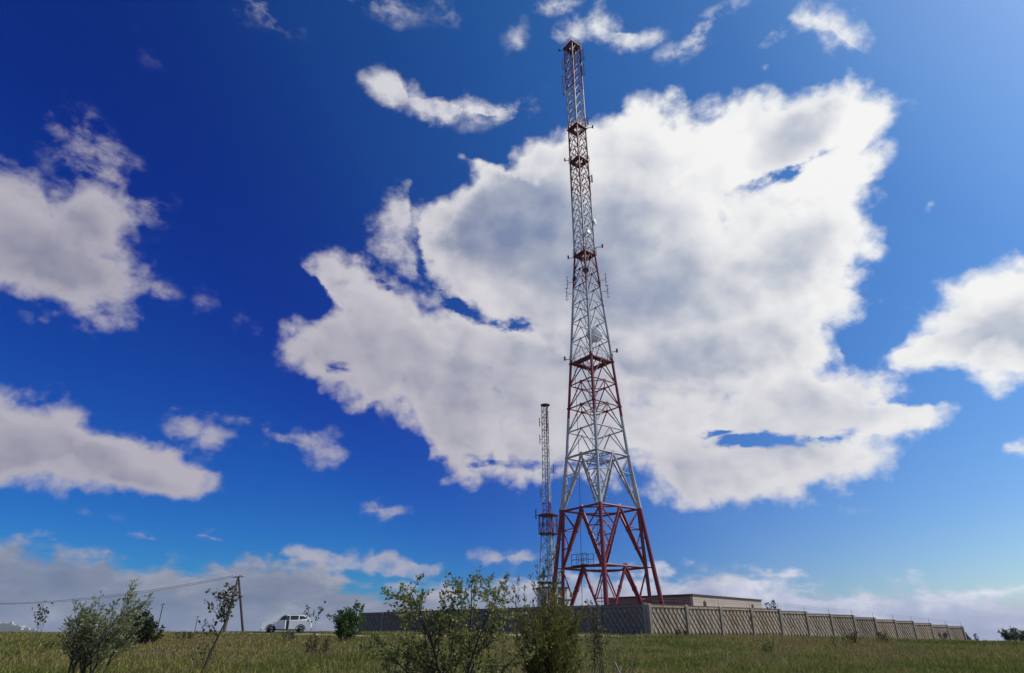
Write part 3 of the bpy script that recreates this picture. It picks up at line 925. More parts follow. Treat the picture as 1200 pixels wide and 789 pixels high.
# swept willow bush, left
b0 = base_at(108, 16)
st = [((rr_.uniform(-.25, .25), rr_.uniform(-.25, .25), 0), (-.55 + .95 * k / 10 + rr_.uniform(-.1, .1), rr_.uniform(-.35, .35), 1), rr_.uniform(1.05, 1.6) + .35 * (4 < k < 9), .022) for k in range(11)]
PW = dict(jit=.09, wind=(.085, 0, .02), up=.05, leafdepth=1, leafden=33, leaf=.085, asp=.18, kids=[14, 5], maxdepth=2, t0=.22, angle=34, lratio=.42, along=1.2, scatter=.02, tippow=.7)
place_plant('willow_bush', 'wind swept silvery green willow bush in the left foreground', 'bush', b0, st, PW, LM['willow'], 21)
# wild apple bush, centre
b0 = base_at(530, 12)
st = [((0, 0, 0), (-.10, .1, 1), 2.15, .035), ((.05, 0, 0), (-.42, -.1, 1), 2.05, .03), ((0, .1, 0), (.05, .1, 1), 2.05, .028), ((0, .1, 0), (.25, -.1, 1), 1.9, .024), ((.1, .05, 0), (.42, .05, 1), 2.1, .028), ((-.05, .1, 0), (-.78, .1, .95), 1.75, .022),
      ((.1, 0, 0), (.14, -.25, 1), 2.2, .028), ((.3, .1, 0), (.62, .2, .9), 1.6, .02), ((-.1, -.1, 0), (-.25, .3, 1), 2.0, .024)]
PA = dict(jit=.12, wind=(0, 0, 0), up=.02, leafdepth=1, leafden=47, leaf=.056, asp=.36, kids=[14, 5], maxdepth=2, t0=.2, angle=52, lratio=.36, along=.5, scatter=.02, tippow=.9)
place_plant('wild_apple_bush', 'leggy open bush with small round leaves left of the broom like shrub', 'bush', b0, st, PA, LM['apple'], 33)
# broom-like shrub, centre right
b0 = base_at(643, 13)
st = []
for k in range(46):
    a = rr_.uniform(0, 6.28); q = rr_.random() ** .6
    st.append(((math.cos(a) * q * .22, math.sin(a) * q * .22, 0), (math.cos(a) * q * .44, math.sin(a) * q * .44, 1), rr_.uniform(1.15, 2.0) * (1.05 - .25 * q), .012))
for dx_, l_ in ((-.20, 2.45), (-.02, 2.4), (-.34, 2.2), (.06, 2.15)): st.append(((dx_ * .3, 0, 0), (dx_, .05, 1.3), l_, .013))
PB = dict(jit=.045, wind=(0, 0, 0), up=.04, leafdepth=0, leafden=60, leaf=.075, asp=.15, kids=[7, 2], maxdepth=1, t0=.12, angle=24, lratio=.36, along=1.3, scatter=.012, tippow=.75, leaf_t0=.0)
place_plant('broom_shrub', 'dense upright shrub with long yellow green shoots below the slim mast', 'shrub', b0, st, PB, LM['broom'], 41)
# young tree in front of the utility pole
b0 = base_at(242, 19)
pl = Plant(52)
PS = dict(jit=.10, wind=(0, 0, 0), up=.03, leafdepth=1, leafden=22, leaf=.095, asp=.36, kids=[7, 3], maxdepth=2, t0=.15, angle=40, lratio=.5, along=.4, scatter=.03, tippow=.8)
trunk = [Vector((0, 0, 0)), Vector((.10, 0, .45)), Vector((.26, 0, .95)), Vector((.38, 0, 1.3)), Vector((.42, 0, 1.65)), Vector((.45, 0, 2.05))]
pl.w.tube(trunk, [.034, .03, .027, .022, .016, .008], 6)
for k, (i, dx, dy, L_) in enumerate(((3, -.95, .1, .95), (2, -.9, -.2, .8), (3, -.7, .3, 1.0), (4, .35, .1, .6), (3, .25, -.2, .6), (4, -.7, -.2, .85), (4, .3, .2, .5), (5, -.5, .1, .35), (4, -.35, .3, .8), (3, -1.0, -.1, .6), (5, -.1, -.1, .25), (3, -.5, .2, .7), (4, .1, -.3, .5), (3, -.3, -.2, .9), (2, -.6, .1, .5))):
    pl.grow(trunk[i], Vector((dx, dy, .7)), L_ * .85, .012, 1, PS)
root = empty('young_tree', b0); tag(root, 'thin young tree with bent trunk and sparse leaves before the braced pole', 'tree')
pl.w.build('trunk', M['bark'], root)
mb = MB(); mb.v = [tuple(q_) for q_ in pl.lv]; mb.f = pl.lf; mb.sm = [False] * len(pl.lf); mb.build('crown', LM['sap'], root)
# compact dark green bush by the left end of the fence
b0 = base_at(406, 39)
st = [((rr_.uniform(-.3, .3), rr_.uniform(-.3, .3), 0), (rr_.uniform(-.45, .45), rr_.uniform(-.4, .4), 1), rr_.uniform(1.1, 1.95), .02) for k in range(16)]
PG = dict(jit=.12, wind=(.04, 0, 0), up=.03, leafdepth=1, leafden=36, leaf=.13, asp=.3, kids=[8, 3], maxdepth=2, t0=.12, angle=42, lratio=.4, along=.6, scatter=.05, tippow=.8)
place_plant('green_bush', 'compact leafy green bush on the crest right of the white car', 'bush', b0, st, PG, LM['green'], 61)
# dark shrubs on the skyline behind the willow
for (u, Y, h, seed, lab) in ((152, 34, 1.65, 71, 'dark round shrub half hidden behind the willow bush'), (168, 36, 1.15, 72, 'lower dark shrub at the right edge of the willow bush')):
    st = [((rr_.uniform(-.35, .35), rr_.uniform(-.3, .3), 0), (rr_.uniform(-.5, .5), rr_.uniform(-.4, .4), 1), h * rr_.uniform(.7, 1.05), .02) for k in range(14)]
    place_plant('dark_shrub', lab, 'shrub', base_at(u, Y), st, PG, LM['dark'], seed)
# shrubs on the right skyline
for (u, Y, h, n_, seed, lab) in ((1190, 84, 1.7, 12, 81, 'rounded grey shrub on the skyline at the far right'), (1139, 92, 1.2, 9, 82, 'low brownish shrub just past the far end of the fence'), (1204, 82, 1.4, 9, 83, 'grey shrub cut off by the right edge of the view')):
    st = [((rr_.uniform(-.7, .7), rr_.uniform(-.4, .4), 0), (rr_.uniform(-.7, .7), rr_.uniform(-.4, .4), 1), h * rr_.uniform(.7, 1.05), .02) for k in range(n_)]
    place_plant('grey_shrub', lab, 'shrub', base_at(u, Y), st, dict(PG, leaf=.16, leafden=26), LM['sap'], seed)
# saplings
PP = dict(jit=.07, wind=(.03, 0, 0), up=.05, leafdepth=0, leafden=18, leaf=.14, asp=.36, kids=[5, 2], maxdepth=1, t0=.35, angle=32, lratio=.4, along=.4, scatter=.05, tippow=.7, leaf_t0=.45)
def sapling(u, Y, h, n_, lab, mat, seed, spread=.3, P=PP, name='sapling', lean=0.0, cat='sapling'):
    st = [((rr_.uniform(-.1, .1) * k, 0, 0), (lean + spread * (k - (n_ - 1) / 2), rr_.uniform(-.1, .1), 1), h * rr_.uniform(.8, 1.05), .014) for k in range(n_)]
    return place_plant(name, lab, cat, base_at(u, Y), st, P, mat, seed)
sapling(40, 38, 1.9, 3, 'sparse sapling with few dark leaves before the distant town', LM['dark'], 91, .35, dict(PP, leafden=9, leaf_t0=.5))
sapling(362, 63, 2.5, 2, 'bare stemmed sapling with few leaves behind the car tail', LM['dark'], 92, .32, dict(PP, leafden=10, leaf=.2))
b_s = (PC + (PR - PC) * (3.05 / 13))
sapling(879, 63, 2.0, 3, 'grey green sapling leaning on the sunlit fence between two panels', LM['sap'], 93, .22, dict(PP, leafden=30, leaf=.12, leaf_t0=.05))
o_ = sapling(913, 84, 3.6, 3, 'young poplar tops showing over the sunlit fence', LM['dark'], 94, .12, dict(PP, leafden=12, leaf=.24))
sapling(460, 17.5, .75, 3, 'low leafy weed left of the open centre bush', LM['apple'], 95, .35, dict(PP, leafden=40, leaf=.07, leaf_t0=.1), 'weed_clump', 0, 'weed')
sapling(238, 19.5, .8, 3, 'small leafy shoots at the foot of the bent young tree', LM['apple'], 96, .4, dict(PP, leafden=34, leaf=.07, leaf_t0=.2), 'weed_clump', 0, 'weed')
# thin reddish shrub and broken stick in the right foreground
sapling(706, 17, 1.75, 5, 'thin brownish shrub before the dark fence right of the dense shrub', LM['red'], 97, .14, dict(PP, leafden=26, leaf=.06, leaf_t0=.1, kids=[7, 2], lratio=.35), 'thin_shrub', -.05, 'shrub')
st = [((.0, 0, 0), (.12, 0, 1), .85, .014), ((.1, 0, 0), (.35, .1, 1), .9, .012), ((-.1, 0, 0), (-.1, .1, 1), .75, .012), ((.15, 0, 0), (.5, 0, 1), .8, .01)]
place_plant('bare_shrub', 'bare dark twigs standing round the pale broken stick', 'shrub', base_at(722, 16), st, dict(PP, leafdepth=9, kids=[4, 2], lratio=.45), LM['red'], 98, None, M['red_twig'])
q_ = base_at(727, 15.6)
root = empty('broken_stick', q_); tag(root, 'pale split stick leaning among the bare twigs', 'stick')
MB().tube([(.1, 0, 0), (-.02, 0, .35), (-.13, .02, .62), (-.16, .02, .68)], [.014, .017, .019, .005], 6).tube([(-.04, 0, .4), (-.02, .03, .6)], [.014, .004], 5).build('stem', M['pale_wood'], root)
# brown weed clumps across the meadow
PN = dict(jit=.12, wind=(.06, 0, 0), up=.02, leafdepth=0, leafden=34, leaf=.11, asp=.2, kids=[4, 2], maxdepth=1, t0=.3, angle=30, lratio=.4, along=.9, scatter=.03, tippow=.8, leaf_t0=.1)
for i, (u, Y, h, n_, mat, lab) in enumerate((
        (372, 27, .75, 9, 'red', 'rusty brown weed clump below the green bush'), (1000, 38, .7, 8, 'red', 'brown weed clump in front of the middle of the sunlit fence'),
        (1035, 41, .7, 7, 'red', 'reddish weeds below the stepped part of the sunlit fence'), (985, 32, .6, 7, 'apple', 'green weeds lower on the slope before the sunlit fence'),
        (1110, 60, .8, 7, 'sap', 'grey weeds below the far end of the sunlit fence'), (215, 42, .6, 7, 'red', 'brown weeds between the willow bush and the bent young tree'),
        (800, 46, .55, 8, 'red', 'brown weeds at the foot of the fence corner'), (335, 40, .5, 7, 'sap', 'pale weeds on the crest in front of the car'),
        (60, 30, .6, 8, 'apple', 'green weed clump at the left of the willow bush'), (900, 30, .55, 8, 'apple', 'green weeds on the slope left of the brown clump'))):
    st = [((rr_.uniform(-.4, .4), rr_.uniform(-.3, .3), 0), (rr_.uniform(-.4, .4), rr_.uniform(-.4, .4), 1), h * rr_.uniform(.6, 1.05), .008) for k in range(n_)]
    place_plant('weed_clump', lab, 'weed', base_at(u, Y), st, PN, LM[mat], 120 + i)

# ------------------------------------------------------------------ far hill and town
hv, hf = [], []
NA, NR = 60, 14
for i in range(NA + 1):
    az = R(-62 + 34 * i / NA)
    fall = 1 - min(1, max(0, (i / NA - .76) / .12)) ** 1.4
    for j in range(NR + 1):
        t = j / NR; rad = 2300 + 2200 * t
        base = EYE + float(ground_rel(math.sin(az) * rad, math.cos(az) * rad)) - 2
        top = (30 * fall + 5 * math.sin(i * .9) + 3 * math.sin(i * 2.3 + j)) * math.sin(math.pi * min(t * 1.15, 1)) ** .8
        hv.append((math.sin(az) * rad, math.cos(az) * rad, base + max(0, top + 82 * fall * math.sin(math.pi * min(t * 1.1, 1)))))
for i in range(NA):
    for j in range(NR):
        a = i * (NR + 1) + j; hf.append((a, a + NR + 1, a + NR + 2, a + 1))
M['far_hill'] = rough_mat('far_hill', (.03, .04, .018), (.07, .075, .04), .004, .95)
hill = MB().add(hv, hf, True).build('hills', M['far_hill']); tag(hill, kind='structure')
def hill_z(x, y):
    az = math.degrees(math.atan2(x, y)); rad = math.hypot(x, y)
    i = (az + 62) / 34 * NA; t = (rad - 2300) / 2200
    fall = 1 - min(1, max(0, (i / NA - .76) / .12)) ** 1.4
    base = EYE + float(ground_rel(x, y)) - 2
    top = (30 * fall + 5 * math.sin(i * .9) + 3 * math.sin(i * 2.3 + t * NR)) * math.sin(math.pi * min(t * 1.15, 1)) ** .8
    return base + max(0, top + 82 * fall * math.sin(math.pi * min(t * 1.1, 1)))
M['block_white'] = rough_mat('far_block', (.45, .45, .44), (.7, .69, .67), .02, .8)
rb_ = random.Random(77)
proto = None
for i in range(44):
    az = R(rb_.uniform(-38.5, -33.6)); rad = 2450 + 1200 * rb_.random()
    x, y = math.sin(az) * rad, math.cos(az) * rad
    z = hill_z(x, y)
    if proto is None:
        mb = MB().box((0, 0, .5), (1, 1, 1)).box((0, 0, 1.03), (1.03, 1.03, .06)).box((.2, .1, 1.1), (.2, .25, .12))
        o = proto = mb.build('apartment_block', M['block_white'])
    else:
        o = proto.copy(); COL.objects.link(o)
    o.location = (x, y, z - 1); o.rotation_euler = (0, 0, rb_.uniform(0, 3.1))
    o.scale = (rb_.uniform(7, 15), rb_.uniform(5, 8), rb_.choice((4, 5, 6, 6, 9)))
    tag(o, 'tiny pale apartment block of the distant town on the left horizon', 'building', 'blocks of the distant town')

# ------------------------------------------------------------------ sky with clouds
w = bpy.data.worlds.new('World'); scn.world = w; w.use_nodes = True
w.cycles.sampling_method = 'MANUAL'; w.cycles.sample_map_resolution = 256
nt = w.node_tree
bg = nt.nodes['Background']; bg.inputs['Strength'].default_value = .1
sky = nt.nodes.new('ShaderNodeTexSky'); sky.sky_type = 'NISHITA'; sky.sun_disc = False
sky.sun_elevation = SUN_EL; sky.sun_rotation = SUN_AZ
sky.altitude = 600; sky.air_density = 1.0; sky.dust_density = .6; sky.ozone_density = 3.0
tc = nt.nodes.new('ShaderNodeTexCoord')
D = nd(nt, 'ShaderNodeVectorMath', operation='NORMALIZE', ins={0: tc.outputs['Generated']}).outputs[0]
sep = nd(nt, 'ShaderNodeSeparateXYZ', ins={0: D})
AZ = mth(nt, 'MULTIPLY', mth(nt, 'ARCTAN2', sep.outputs[0], sep.outputs[1]), 57.29578)
EL = mth(nt, 'MULTIPLY', mth(nt, 'ARCSINE', sep.outputs[2]), 57.29578)
def azel(u, v):
    d = ray(u, v); return math.degrees(math.atan2(d.x, d.y)), math.degrees(math.atan2(d.z, math.hypot(d.x, d.y)))
# warp the angles a little so that every outline billows
wn = nt.nodes.new('ShaderNodeTexNoise'); wn.inputs['Scale'].default_value = 9; wn.inputs['Detail'].default_value = 5; wn.inputs['Roughness'].default_value = .6
nt.links.new(D, wn.inputs['Vector'])
ws = nd(nt, 'ShaderNodeSeparateXYZ', ins={0: wn.outputs['Color']})
AZw = mth(nt, 'ADD', AZ, mth(nt, 'MULTIPLY', mth(nt, 'SUBTRACT', ws.outputs[0], .5), 3.6))
ELw = mth(nt, 'ADD', EL, mth(nt, 'MULTIPLY', mth(nt, 'SUBTRACT', ws.outputs[1], .5), 3.0))
VW = nd(nt, 'ShaderNodeCombineXYZ', ins={0: AZw, 1: ELw}).outputs[0]
mp = nt.nodes.new('ShaderNodeMapping'); mp.inputs['Scale'].default_value = (1, 1, 1.35); nt.links.new(D, mp.inputs['Vector'])
FB = noise(nt, mp.outputs[0], 10, 9, .58)              # billow detail
FBc = mth(nt, 'SUBTRACT', FB, .5)
FINE = mth(nt, 'SUBTRACT', noise(nt, mp.outputs[0], 34, 7, .65), .5)
sm_ = nt.nodes.new('ShaderNodeMapping'); sm_.inputs['Scale'].default_value = (1, 1, 2.6); nt.links.new(D, sm_.inputs['Vector'])
STREAK = mth(nt, 'SUBTRACT', noise(nt, sm_.outputs[0], 13, 8, .6), .5)

def star_field(poly, center):
    """signed depth (degrees) inside an outline given by its radius as a function of angle"""
    c = azel(*center); k = math.cos(R(c[1]))
    pts = [((a - c[0]) * k, e - c[1]) for a, e in (azel(*q_) for q_ in poly)]
    n = 80; rads = []
    for i in range(n + 1):
        th = -math.pi + 2 * math.pi * i / n; dx, dy = math.cos(th), math.sin(th); best = 0.02
        for (x0, y0), (x1, y1) in zip(pts, pts[1:] + pts[:1]):
            ex, ey = x1 - x0, y1 - y0; den = dx * ey - dy * ex
            if abs(den) < 1e-9: continue
            t = (x0 * ey - y0 * ex) / den; s = (x0 * dy - y0 * dx) / den
            if t > 0 and -1e-6 <= s <= 1 + 1e-6: best = max(best, t)
        rads.append(best)
    rads[-1] = rads[0] = (rads[0] + rads[-1]) / 2
    mxr = max(rads)
    dx = mth(nt, 'MULTIPLY', mth(nt, 'SUBTRACT', AZw, c[0]), k); dy = mth(nt, 'SUBTRACT', ELw, c[1])
    ang = mth(nt, 'MULTIPLY_ADD', mth(nt, 'ARCTAN2', dy, dx), 1 / (2 * math.pi), .5)
    fc = nt.nodes.new('ShaderNodeFloatCurve'); cu = fc.mapping.curves[0]
    while len(cu.points) < n + 1: cu.points.new(.5, .5)
    for i, r_ in enumerate(rads):
        cu.points[i].location = (i / n, r_ / mxr); cu.points[i].handle_type = 'AUTO_CLAMPED'
    fc.mapping.update(); nt.links.new(ang, fc.inputs['Value'])
    rr = mth(nt, 'SQRT', mth(nt, 'ADD', mth(nt, 'MULTIPLY', dx, dx), mth(nt, 'MULTIPLY', dy, dy)))
    return mth(nt, 'SUBTRACT', mth(nt, 'MULTIPLY', fc.outputs[0], mxr), rr)

def blob(u, v, ru, rv, rotdeg=0):
    """1 in the middle falling to 0 at an ellipse of half axes ru, rv (pixels of the photograph's scale)"""
    a, e = azel(u, v); a2, _ = azel(u + 10, v); _, e2 = azel(u, v - 10)
    ka, ke = abs(a2 - a) / 10, abs(e2 - e) / 10
    m_ = nt.nodes.new('ShaderNodeMapping'); m_.vector_type = 'TEXTURE'
    m_.inputs['Location'].default_value = (a, e, 0); m_.inputs['Scale'].default_value = (max(ru * ka, .01), max(rv * ke, .01), 1)
    m_.inputs['Rotation'].default_value = (0, 0, R(rotdeg))
    nt.links.new(VW, m_.inputs['Vector'])
    g = nt.nodes.new('ShaderNodeTexGradient'); g.gradient_type = 'SPHERICAL'; nt.links.new(m_.outputs[0], g.inputs['Vector'])
    return g.outputs['Fac']

def smooth(x, a, b_, lo=0.0, hi=1.0):
    n = nt.nodes.new('ShaderNodeMapRange'); n.interpolation_type = 'SMOOTHSTEP'
    if a > b_: a, b_, lo, hi = b_, a, hi, lo
    n.inputs[1].default_value = a; n.inputs[2].default_value = b_; n.inputs[3].default_value = lo; n.inputs[4].default_value = hi
    nt.links.new(x, n.inputs[0]); return n.outputs[0]

MAIN = [(478, 258), (500, 235), (530, 203), (546, 184), (575, 194), (600, 198), (620, 172), (650, 150),
        (690, 141), (715, 126), (740, 110), (770, 110), (795, 116), (811, 106), (830, 122), (850, 118), (880, 98), (908, 94), (917, 110), (945, 98), (985, 90), (1020, 96), (1046, 118),
        (1058, 150), (1050, 185), (1026, 204), (1012, 216), (1030, 250), (1049, 290), (1022, 312), (1008, 345), (992, 390), (985, 432), (930, 475), (840, 495), (700, 480), (600, 412), (556, 380), (516, 356), (492, 328), (480, 290)]
LOBE = [(352, 295), (372, 288), (410, 297), (436, 302), (468, 314), (498, 338), (535, 356), (575, 372), (640, 385), (760, 430), (800, 500), (740, 560), (700, 566), (640, 570), (600, 573), (560, 568), (512, 552),
        (498, 530), (470, 502), (430, 482), (400, 486), (385, 460), (345, 430), (331, 405), (336, 385), (352, 375), (382, 360), (384, 340), (366, 315)]
BASE = [(700, 440), (800, 420), (900, 410), (985, 425), (1042, 438), (1066, 460), (1050, 476), (1085, 482), (1106, 464), (1132, 474), (1117, 496), (1062, 506), (1062, 522), (1040, 545), (1000, 566), (960, 586), (900, 599), (850, 598), (800, 598), (762, 582), (740, 560), (690, 520)]
RIGHT = [(1022, 430), (1036, 405), (1060, 388), (1058, 366), (1090, 350), (1095, 330), (1130, 300), (1160, 287), (1200, 289), (1280, 280), (1330, 330), (1320, 430), (1260, 460), (1200, 457), (1160, 450), (1130, 446), (1095, 440), (1060, 442)]
LEFT = [(-90, 190), (0, 182), (30, 194), (50, 214), (90, 206), (130, 205), (160, 228), (166, 262), (158, 300), (172, 335), (158, 362), (135, 376), (108, 386), (70, 372), (30, 356), (0, 346), (-90, 330)]
LOWL = [(-90, 450), (0, 449), (50, 456), (90, 473), (122, 490), (160, 506), (205, 518), (240, 540), (270, 560), (264, 580), (220, 588), (150, 581), (80, 573), (0, 569), (-90, 566)]
solid = [(MAIN, (770, 270)), (LOBE, (500, 430)), (BASE, (900, 500)), (RIGHT, (1190, 375)), (LEFT, (60, 285)), (LOWL, (80, 525))]
def puffs(scale, shift=None):
    v_ = nt.nodes.new('ShaderNodeTexVoronoi'); v_.feature = 'F1'; v_.inputs['Scale'].default_value = scale
    v_.inputs['Detail'].default_value = 1.5
    wv = nd(nt, 'ShaderNodeVectorMath', operation='MULTIPLY_ADD', ins={0: wn.outputs['Color'], 1: (.05, .05, .05), 2: D}).outputs[0]
    if shift is not None: wv = nd(nt, 'ShaderNodeVectorMath', operation='ADD', ins={0: wv, 1: tuple(shift)}).outputs[0]
    nt.links.new(wv, v_.inputs['Vector'])
    return mth(nt, 'SUBTRACT', .58, v_.outputs['Distance'])
PF = puffs(15); PF2 = puffs(34)
edge = mth(nt, 'ADD', mth(nt, 'ADD', mth(nt, 'MULTIPLY', FBc, 5.2), mth(nt, 'MULTIPLY', FINE, 2.0)), mth(nt, 'ADD', mth(nt, 'MULTIPLY', PF, 1.9), mth(nt, 'MULTIPLY', PF2, 1.1)))
DEPTH = None
for poly, c in solid:
    f = star_field(poly, c); DEPTH = f if DEPTH is None else mth(nt, 'MAXIMUM', DEPTH, f)
# blue gaps in the big cloud
holes = None
for (u, v, ru, rv, ro, s) in ((487, 290, 9, 44, 18, 4.4), (528, 357, 50, 10, -24, 4.4), (600, 381, 30, 9, 0, 3.7), (926, 200, 54, 8, 4, 3.9), (884, 517, 52, 9, -3, 4.5), (962, 512, 44, 7, 4, 4.3), (840, 509, 26, 4, 0, 3.6), (1002, 410, 18, 30, 20, 4), (1050, 441, 46, 9, -22, 4.2),
                              (392, 426, 14, 7, 0, 3.8), (690, 545, 60, 12, 8, 3.2), (450, 330, 34, 10, -20, 2.6), (570, 545, 80, 10, 4, 3.0), (520, 548, 30, 9, 0, 3)):
    t = mth(nt, 'MULTIPLY', blob(u, v, ru * 1.45, rv * 1.5, ro), s); holes = t if holes is None else mth(nt, 'MAXIMUM', holes, t)
DEPTH = mth(nt, 'ADD', DEPTH, .45)
deep = mth(nt, 'ADD', DEPTH, edge)
soft = mth(nt, 'MINIMUM', mth(nt, 'ADD', mth(nt, 'MINIMUM', DEPTH, 5.0), edge), mth(nt, 'SUBTRACT', mth(nt, 'MULTIPLY_ADD', edge, .8, 3.0), mth(nt, 'MULTIPLY', holes, mth(nt, 'MULTIPLY_ADD', mth(nt, 'ADD', STREAK, mth(nt, 'MULTIPLY', FINE, .5)), 4.5, .95))))
A = smooth(soft, -.7, 1.75)
small = [([(436, 285), (440, 262), (455, 236), (476, 232), (480, 262), (486, 298), (496, 335), (470, 330), (446, 308)], (466, 285)),
         ([(200, 492), (222, 489), (245, 494), (268, 510), (266, 524), (245, 531), (215, 517), (196, 505)], (234, 510)),
         ([(312, 508), (345, 502), (360, 506), (385, 502), (401, 518), (399, 538), (372, 543), (348, 528), (322, 517)], (368, 521)),
         ([(410, 590), (425, 587), (455, 595), (481, 598), (482, 608), (450, 613), (418, 604)], (445, 602)),
         ([(152, 622), (178, 618), (207, 632), (180, 638), (160, 632)], (179, 629)), ([(220, 624), (243, 619), (268, 631), (240, 634)], (243, 627)),
         ([(333, 652), (350, 646), (400, 647), (470, 650), (518, 664), (500, 677), (430, 676), (380, 668)], (420, 662)),
         ([(547, 654), (570, 648), (620, 649), (636, 657), (600, 663), (560, 663)], (592, 656)),
         ([(656, 45), (660, 28), (672, 17), (698, 9), (716, 20), (730, 38), (760, 44), (742, 56), (700, 57), (670, 51)], (697, 38)),
         ([(924, 20), (940, 10), (966, 8), (992, 13), (1010, 36), (1001, 50), (978, 41), (946, 34)], (970, 26)),
         ([(426, 98), (440, 85), (466, 90), (480, 108), (500, 112), (520, 114), (525, 136), (500, 140), (470, 132), (445, 128)], (480, 118)),
         ([(500, 114), (540, 116), (580, 119), (606, 126), (590, 136), (560, 132), (525, 143), (505, 135)], (545, 127))]
SD = None
for poly, c in small:
    f = star_field(poly, c); SD = f if SD is None else mth(nt, 'MAXIMUM', SD, f)
ssoft = mth(nt, 'ADD', mth(nt, 'MINIMUM', mth(nt, 'ADD', SD, .85), 2.0), mth(nt, 'ADD', mth(nt, 'MULTIPLY', edge, .62), mth(nt, 'MULTIPLY', FINE, 2.0)))
A = mth(nt, 'MAXIMUM', A, mth(nt, 'MULTIPLY', smooth(ssoft, -.3, 2.3), .88))
# lesser clouds and wisps: blob * opacity, broken up by the streaky noise
wisps = [(115, 205, 105, 60, -38, .72), (165, 240, 46, 40, 0, .6), (175, 345, 40, 22, 0, .5), (240, 362, 30, 34, 0, .36), (287, 382, 36, 22, -5, .36), (290, 494, 34, 14, 0, .5),
         (318, 530, 30, 20, 0, .35), (90, 604, 75, 14, 0, .42), (292, 603, 50, 10, 0, .3),
         (590, 130, 60, 20, 12, .55), (605, 50, 22, 52, 22, .42), (745, 46, 50, 16, -4, .6), (826, 38, 62, 26, 10, .72),
         (907, 38, 34, 18, 0, .62), (300, 8, 75, 34, -5, .5), (338, 22, 30, 32, 0, .35), (440, 4, 90, 28, 0, .45), (540, 14, 60, 30, 0, .42), (655, 2, 34, 14, 0, .7),
         (172, 62, 56, 34, -30, .24), (1192, 526, 24, 16, 0, 1.0), (1086, 246, 12, 8, 0, .4), (1010, 592, 70, 10, 0, .3), (1030, 456, 38, 22, 0, 1.0), (485, 190, 40, 34, 0, .2),
         (430, 664, 125, 16, -4, .4), (350, 652, 50, 14, 0, .3), (512, 618, 60, 10, 0, .2), (700, 660, 60, 12, 0, .35), (470, 690, 90, 14, -3, .5), (840, 672, 110, 14, -4, .55)]
wsum = None
for (u, v, ru, rv, ro, op) in wisps:
    t = mth(nt, 'MULTIPLY', mth(nt, 'POWER', blob(u, v, ru * 1.4, rv * 1.35, ro), .85), op)
    wsum = t if wsum is None else mth(nt, 'MAXIMUM', wsum, t)
wa = mth(nt, 'ADD', wsum, mth(nt, 'MULTIPLY', mth(nt, 'ADD', mth(nt, 'ADD', FBc, mth(nt, 'MULTIPLY', FINE, .5)), mth(nt, 'ADD', mth(nt, 'MULTIPLY', STREAK, .8), mth(nt, 'MULTIPLY', PF2, .15))), mth(nt, 'MULTIPLY_ADD', smooth(wsum, .02, .5), 2.3, .0)))
WA = mth(nt, 'MULTIPLY', smooth(wa, .16, 1.05), .80)
A = mth(nt, 'MAXIMUM', A, WA)
# low cloud bank near the horizon: its upper edge follows the azimuth
bankc = nt.nodes.new('ShaderNodeFloatCurve'); cu = bankc.mapping.curves[0]
bank = [(-60, 628), (0, 628), (60, 636), (130, 642), (200, 656), (300, 655), (400, 668), (520, 690), (600, 678), (700, 672), (780, 668), (850, 674), (930, 680), (1000, 686), (1040, 678), (1110, 682), (1200, 684)]
bp_ = [azel(u, v) for u, v in bank]
while len(cu.points) < len(bp_): cu.points.new(.5, .5)
for i, (a, e) in enumerate(bp_): cu.points[i].location = ((a + 45) / 90, e / 12)
bankc.mapping.update()
nt.links.new(mth(nt, 'MULTIPLY_ADD', AZw, 1 / 90, .5), bankc.inputs['Value'])
bs = mth(nt, 'SUBTRACT', mth(nt, 'MULTIPLY', bankc.outputs[0], 12.0), EL)
bs = mth(nt, 'ADD', bs, mth(nt, 'MULTIPLY', mth(nt, 'ADD', STREAK, mth(nt, 'MULTIPLY', FBc, .8)), 5.5))
bs = mth(nt, 'ADD', bs, mth(nt, 'MULTIPLY', PF2, 1.2))
BA = mth(nt, 'MULTIPLY', smooth(bs, -.7, 1.1), .90)
# cloud shade: lit rims, greyer deep middles
big = noise(nt, D, 5.0, 4, .5)
sd = Vector((math.sin(SUN_AZ) * math.cos(SUN_EL), math.cos(SUN_AZ) * math.cos(SUN_EL), math.sin(SUN_EL)))
off = nd(nt, 'ShaderNodeVectorMath', operation='MULTIPLY_ADD', ins={0: tuple(sd * .03), 1: (1, 1, 1), 2: mp.outputs[0]}).outputs[0]
FB2 = noise(nt, off, 7, 4, .5)
lit = mth(nt, 'SUBTRACT', noise(nt, mp.outputs[0], 7, 4, .5), FB2)    # slope of the billows towards the sun
grey = None
for (u, v, ru, rv, ro, s) in ((600, 262, 105, 66, 12, .92), (690, 290, 120, 80, 10, .74), (760, 330, 130, 60, 0, .62), (938, 152, 70, 36, 25, .58), (880, 325, 110, 42, 15, .56), (830, 425, 130, 42, 0, .56), (640, 440, 200, 80, 0, .36), (450, 420, 130, 70, 0, .34),
                              (870, 550, 190, 40, 0, .38), (960, 470, 110, 40, 0, .30), (1165, 395, 90, 40, -20, .42), (1240, 420, 60, 40, 0, .4), (80, 300, 110, 70, 0, .45), (40, 530, 140, 34, -8, .45), (170, 565, 100, 20, 0, .4), (740, 200, 60, 50, 0, .34), (640, 215, 60, 30, 20, .4)):
    t = mth(nt, 'MULTIPLY', smooth(blob(u, v, ru * 1.5, rv * 1.5, ro), 0, .8), s); grey = t if grey is None else mth(nt, 'MAXIMUM', grey, t)
shade = mth(nt, 'ADD', mth(nt, 'MULTIPLY', grey, 1.0), mth(nt, 'MULTIPLY', mth(nt, 'SUBTRACT', big, .5), .55))
lump = mth(nt, 'SUBTRACT', PF, puffs(15, sd * .014))     # rounded heads, brighter on the side of the sun
